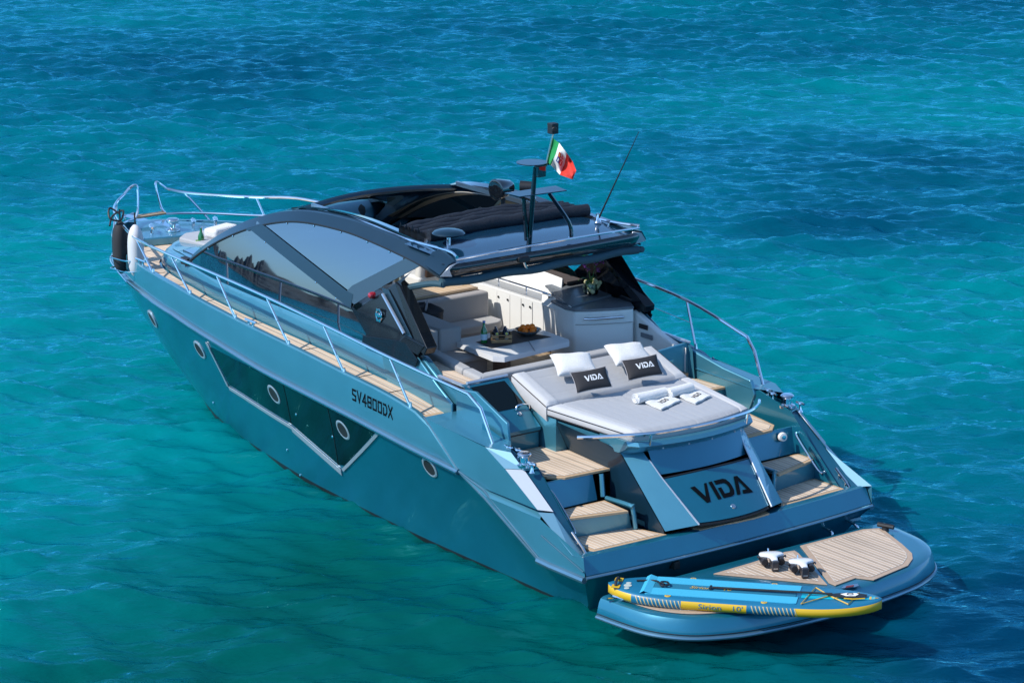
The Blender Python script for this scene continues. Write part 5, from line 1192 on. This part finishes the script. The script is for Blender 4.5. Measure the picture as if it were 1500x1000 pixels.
# paddle
pd = thing('canoe_paddle', ontop(.62, -.03, .02), 'black paddle held under the bungee cords of the paddle board', 'paddle')
MB().tube([ontop(.385, -.005, .025), ontop(.82, -.02, .035)], .014, 8).build('paddle_shaft', blackm, pd)
MB().tube([ontop(.378, -.045, .025), ontop(.378, .04, .025)], .016, 8).build('paddle_grip', blackm, pd)
mb = MB(); rg = []
for t in np.linspace(0, 1, 12): hw = .012+.075*math.sin(math.pi*min(1, .05+.80*t**1.0))**1.2*(1 if t < .93 else .75); rg.append([ontop(.80+.145*t, -.02-hw, .026), ontop(.80+.145*t, -.02, .034), ontop(.80+.145*t, -.02+hw, .026), ontop(.80+.145*t, -.02, .020)])
mb.loft(rg); mb.build('paddle_blade', blackm, pd, sharp=50)
o = MB().slab([ontop(.85, -.02, .0365), ontop(.872, .03, .034), ontop(.905, .025, .034), ontop(.915, -.02, .0365), ontop(.905, -.065, .034), ontop(.872, -.07, .034)], (0, 0, .004)).build('blade_emblem', whiteink, pd)
MB().tube([ontop(.885+.012*math.cos(q), -.02+.028*math.sin(q), .042) for q in np.linspace(.4, 5.6, 14)], .005, 5).build('blade_mark', blackm, o)
MB().tube([ontop(t, w, .02) for t, w in ((.865, .07), (.90, .085), (.94, .06))], .007, 6).build('blade_edge', sy_, pd)

# ------------------------------------------------------------------ two underwater scooters
wsh = mat('scooter_white', (.76,.77,.78), .25, coat=.6); bsh = mat('scooter_black', (.03,.03,.036), .35, coat=.3)
def scooter(px, py, lab):
    c = P(px, py, z=ZP+.02); t = thing('sea_scooter', c, lab, 'sea scooter', 'sea scooters on the platform')
    f = V((-.80, .60, 0)).normalized(); f = V((-.87, .49, 0)).normalized(); r = V((f.y, -f.x, 0)); r = r if r.dot(RT) > 0 else -r
    K = .72; T = lambda a, b, z: c+(f*a+r*b+V((0, 0, z)))*K
    # dark lower body with the two thruster pods, white shell on top, battery box at the tail
    for sgn in (-1, 1):
        pod = MB(); rg = []
        for k, (a, s) in enumerate(((-.17, .55), (-.13, .85), (-.02, 1.0), (.07, .95), (.10, .8))):
            rg.append([T(a, sgn*.135+.062*s*math.cos(q), .105+.072*s*math.sin(q)) for q in [2*math.pi*j/16 for j in range(16)]])
        pod.loft(rg); p_ = pod.build('thruster_pod', bsh, t)
        MB().lathe([(.035, 0), (.040, .003), (.040, .009), (.035, .011), (.001, .004)], T(.098, sgn*.135, .105), f, 16).build('thruster_ring', rubber, p_)
        MB().tube(bez([T(-.05, sgn*.19, .13), T(-.04, sgn*.225, .16), T(.03, sgn*.215, .16)], 4), .009).build('side_grip', bsh, p_)
    rg = []
    for a, hw, z0, z1 in ((-.20, .06, .16, .185), (-.16, .175, .14, .205), (-.08, .20, .14, .22), (0, .195, .145, .222), (.05, .10, .15, .22), (.10, .06, .15, .215), (.20, .052, .14, .205), (.235, .045, .14, .19)):
        rg.append([T(a, hw*math.cos(q), (z0+z1)/2+(z1-z0)/2*math.copysign(abs(math.sin(q))**.6, math.sin(q))) for q in [2*math.pi*j/20 for j in range(20)]])
    MB().loft(rg).build('scooter_shell', wsh, t, sharp=60)
    MB().box(T(.14, 0, .09), (.173, .072, .094), rz=math.atan2(f.y, f.x)).build('scooter_keel', bsh, t, bevel=.014, seg=3)
    bxx = MB().box(T(.245, 0, .09), (.05, .083, .122), rz=math.atan2(f.y, f.x)).build('battery_box', bsh, t, bevel=.013, seg=3)
    MB().box(T(.283, 0, .055), (.005, .05, .014), rz=math.atan2(f.y, f.x)).build('box_label', satin, bxx)
    MB().tube([T(-.19, -.02, .19), T(-.205, -.02, .235)], .009).build('trigger_stub', chrome, t)
    for b in (-.10, .10): MB().box(T(-.06, b, .018), (.058, .022, .025), rz=math.atan2(f.y, f.x)).build('rubber_foot', rubber, t)
    for o in [t]: pass
scooter(1130.5, 829, 'white and black sea scooter on the platform, left of the two')
scooter(1174, 839, 'white and black sea scooter beside the teak joint, right of the two')

# ------------------------------------------------------------------ water
hd = V((math.cos(YAW), math.sin(YAW), 0)); rt = V((math.sin(YAW), -math.cos(YAW), 0))
def axis(lo, hi, st, far):
    a = list(np.arange(lo, hi+1e-6, st)); d = st; x = hi
    while x < far: d *= 1.10; x += d; a.append(x)
    d = st; x = lo; pre = []
    while x > -far: d *= 1.10; x -= d; pre.append(x)
    return np.array(pre[::-1]+a)
U = axis(27.5, 84, .068, 3000); Wv = axis(-17, 17, .068, 3000)
UU, WW = np.meshgrid(U, Wv, indexing='ij')
rng = np.random.default_rng(11)
Zw = np.zeros_like(UU); DU = np.zeros_like(UU); DW = np.zeros_like(UU)
cell = np.maximum(np.gradient(U)[:, None], np.gradient(Wv)[None, :])   # waves shorter than the mesh can carry are left to the ripples
for k in range(150):
    lam = .26*(4.2/.26)**(rng.random()**1.2)
    th = rng.normal(.13, .52) + (math.pi if False else 0)
    amp = .0086*min(lam, .60+.12*lam)*(.5+1.0*rng.random())
    kk = 2*math.pi/lam; ph = rng.random()*6.283
    q = kk*(UU*math.cos(th)+WW*math.sin(th))+ph
    amp = amp*np.clip((lam/cell-2.2)/2.0, 0, 1)
    Zw += amp*np.cos(q); DU -= .55*amp*math.cos(th)*np.sin(q); DW -= .55*amp*math.sin(th)*np.sin(q)
fade = 1.0
# patches of wind: calmer and livelier water
env = .78+.25*np.sin(UU*.21+1+.3*np.sin(WW*.23))*np.cos(WW*.17+.4+.2*UU*.1)
Xc = CAM.x+hd.x*UU+rt.x*WW; Yc = CAM.y+hd.y*UU+rt.y*WW
lee = np.clip(1-np.hypot((Xc-5)/8, (Yc-4.2)/3.6), 0, 1)      # sheltered water beside the hull
env = env*(1-.55*lee)*fade
Zw *= env; UU = UU+DU*env; WW = WW+DW*env
co = np.stack([CAM.x+hd.x*UU+rt.x*WW, CAM.y+hd.y*UU+rt.y*WW, Zw-.0], -1).reshape(-1, 3)
nu, nv = UU.shape; idx = np.arange(nu*nv).reshape(nu, nv)
fc = np.stack([idx[:-1, :-1], idx[:-1, 1:], idx[1:, 1:], idx[1:, :-1]], -1).reshape(-1, 4)
me = bpy.data.meshes.new('sea_water'); me.vertices.add(len(co)); me.vertices.foreach_set('co', co.astype(np.float32).ravel())
me.loops.add(fc.size); me.loops.foreach_set('vertex_index', fc.ravel().astype(np.int32)); me.polygons.add(len(fc)); me.polygons.foreach_set('loop_start', (np.arange(len(fc))*4).astype(np.int32))
me.update(calc_edges=True); me.polygons.foreach_set('use_smooth', np.ones(len(fc), bool)); me.update()
if me.polygons[0].normal.z < 0: me.flip_normals()
sea = bpy.data.objects.new('water', me); COL.objects.link(sea); sea['kind'] = 'structure'; sea['label'] = 'turquoise and blue sea with small wind waves'
m = bpy.data.materials.new('sea_water'); m.use_nodes = True; n = m.node_tree.nodes; l = m.node_tree.links; b = n['Principled BSDF']
b.inputs['Roughness'].default_value = .05; b.inputs['IOR'].default_value = 1.333; b.inputs['Specular IOR Level'].default_value = 0; b.inputs['Subsurface Weight'].default_value = .45; b.inputs['Subsurface Radius'].default_value = (.6, 1.0, 1.0); b.inputs['Subsurface Scale'].default_value = 1.0; b.subsurface_method = 'BURLEY'
geo = n.new('ShaderNodeNewGeometry'); mp = n.new('ShaderNodeMapping'); mp.vector_type = 'TEXTURE'; mp.inputs['Rotation'].default_value = (0, 0, YAW); mp.inputs['Location'].default_value = (CAM.x, CAM.y, 0)
l.new(geo.outputs['Position'], mp.inputs[0])
sp = n.new('ShaderNodeSeparateXYZ'); l.new(mp.outputs[0], sp.inputs[0])
def noise(scale, det, sc=(1, 1, 1), rough=.5):
    m_ = n.new('ShaderNodeMapping'); m_.inputs['Scale'].default_value = sc; l.new(mp.outputs[0], m_.inputs[0])
    z = n.new('ShaderNodeTexNoise'); z.inputs['Scale'].default_value = scale; z.inputs['Detail'].default_value = det; z.inputs['Roughness'].default_value = rough; l.new(m_.outputs[0], z.inputs['Vector']); return z
def mathn(op, a, b_=None, c=None):
    q = n.new('ShaderNodeMath'); q.operation = op
    for i, v in enumerate((a, b_, c)):
        if v is None: continue
        if isinstance(v, (int, float)): q.inputs[i].default_value = v
        else: l.new(v, q.inputs[i])
    return q.outputs[0]
u_ = sp.outputs[0]; v_ = sp.outputs[1]           # metres ahead of the camera, metres to its left
nA = noise(.075, 4, (1, .75, 1), .55); nB = noise(.028, 3); 
far_ = mathn('MULTIPLY', mathn('SUBTRACT', u_, 40), 1/40)               # 0 near, 1 far: deeper water
far_ = mathn('MINIMUM', mathn('MAXIMUM', far_, 0), 1.1)
dep = mathn('ADD', mathn('ADD', mathn('MULTIPLY', far_, .36), mathn('MULTIPLY', mathn('SUBTRACT', nA.outputs[0], .5), 1.25)), .30)
dep = mathn('ADD', dep, mathn('MULTIPLY', mathn('SUBTRACT', nB.outputs[0], .5), .5))
# beds of weed (darker) and bare sand (lighter) on the sea floor; the first also paints in the yacht's shadow: metres ahead, metres left, extents, strength
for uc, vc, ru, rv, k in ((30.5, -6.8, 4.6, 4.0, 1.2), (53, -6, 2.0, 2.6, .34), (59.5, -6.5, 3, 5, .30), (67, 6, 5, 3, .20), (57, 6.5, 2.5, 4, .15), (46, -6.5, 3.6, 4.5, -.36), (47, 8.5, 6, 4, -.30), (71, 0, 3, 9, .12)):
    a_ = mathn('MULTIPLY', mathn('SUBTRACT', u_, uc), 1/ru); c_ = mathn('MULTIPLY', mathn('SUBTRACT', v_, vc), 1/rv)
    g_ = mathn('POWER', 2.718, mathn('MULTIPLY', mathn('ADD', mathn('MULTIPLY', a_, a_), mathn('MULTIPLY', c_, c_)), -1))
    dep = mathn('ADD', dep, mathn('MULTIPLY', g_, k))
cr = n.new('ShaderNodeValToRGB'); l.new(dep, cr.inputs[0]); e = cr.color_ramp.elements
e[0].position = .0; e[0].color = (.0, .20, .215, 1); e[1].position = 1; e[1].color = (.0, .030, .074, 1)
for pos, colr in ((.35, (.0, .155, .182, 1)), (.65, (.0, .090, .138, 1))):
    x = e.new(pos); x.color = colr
# dark green beside the hull: its reflection put into the water's colour
gr = n.new('ShaderNodeMix'); gr.data_type = 'RGBA'; gr.inputs[7].default_value = (.0, .064, .050, 1); l.new(cr.outputs[0], gr.inputs[6])
ng = noise(.12, 3)
near = mathn('MULTIPLY', mathn('SUBTRACT', 43, mathn('ADD', u_, mathn('MULTIPLY', mathn('ABSOLUTE', mathn('SUBTRACT', v_, 2.0)), 1.7))), .11)
near = mathn('MINIMUM', mathn('MAXIMUM', mathn('ADD', near, mathn('MULTIPLY', mathn('SUBTRACT', ng.outputs[0], .5), 1.2)), 0), .9)
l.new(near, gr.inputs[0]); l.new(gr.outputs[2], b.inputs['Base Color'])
# fine ripples
n1 = noise(7.5, 5, (1, .42, 1), .62); n2 = noise(3.0, 3, (1, .34, 1), .55); add = mathn('ADD', mathn('MULTIPLY', n1.outputs[0], .40), n2.outputs[0])
bp = n.new('ShaderNodeBump'); bp.inputs['Strength'].default_value = .8; bp.inputs['Distance'].default_value = .075; l.new(add, bp.inputs['Height']); l.new(bp.outputs[0], b.inputs['Normal'])
gl = n.new('ShaderNodeBsdfGlossy'); gl.inputs['Roughness'].default_value = .05; gl.inputs['Color'].default_value = (.18, .74, .88, 1); l.new(bp.outputs[0], gl.inputs['Normal'])
fz_ = n.new('ShaderNodeFresnel'); fz_.inputs['IOR'].default_value = 1.37; l.new(bp.outputs[0], fz_.inputs['Normal'])
ms_ = n.new('ShaderNodeMixShader'); l.new(fz_.outputs[0], ms_.inputs[0]); l.new(b.outputs[0], ms_.inputs[1]); l.new(gl.outputs[0], ms_.inputs[2]); l.new(ms_.outputs[0], n['Material Output'].inputs['Surface'])
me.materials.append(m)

# ------------------------------------------------------------------ rocky wooded shore to port, seen only mirrored in the glass
rng = np.random.default_rng(5); rj = np.convolve(rng.random(500), np.ones(5)/5, 'same')+.35*np.convolve(rng.random(500), np.ones(2)/2, 'same')
az0, az1 = math.radians(14), math.radians(66); na, nr = 420, 14; pts = []
for i in range(na):
    a = az0+(az1-az0)*i/(na-1); dg = math.degrees(a); h = 3.5+8*math.exp(-((dg-31)/1.6)**2)+11*math.exp(-((dg-33.6)/.8)**2)+6*math.exp(-((dg-38.5)/1.7)**2)+8*math.exp(-((dg-52)/5)**2)+1.3*math.sin(dg*3.1)+.9*math.sin(dg*7.7)+2.6*rj[i]
    for j in range(nr):
        t = j/(nr-1); d = 150+60*t+1*rng.random(); pts.append((d*math.cos(a), d*math.sin(a), -.5+max(.5, h)*.62*math.sin(t*1.9)*(1+.03*rng.normal())))
fs = [(i*nr+j, (i+1)*nr+j, (i+1)*nr+j+1, i*nr+j+1) for i in range(na-1) for j in range(nr-1)]
me = bpy.data.meshes.new('hills'); me.from_pydata(pts, [], fs); me.update()
hm = mat('wooded_rock', (.028,.065,.10), .9, vary=.6, vscale=.12, bump=(.5, 1), bdist=1.5); me.materials.append(hm)
hl = bpy.data.objects.new('hills', me); COL.objects.link(hl); hl['kind'] = 'structure'; hl['label'] = 'wooded rocky shore to port'
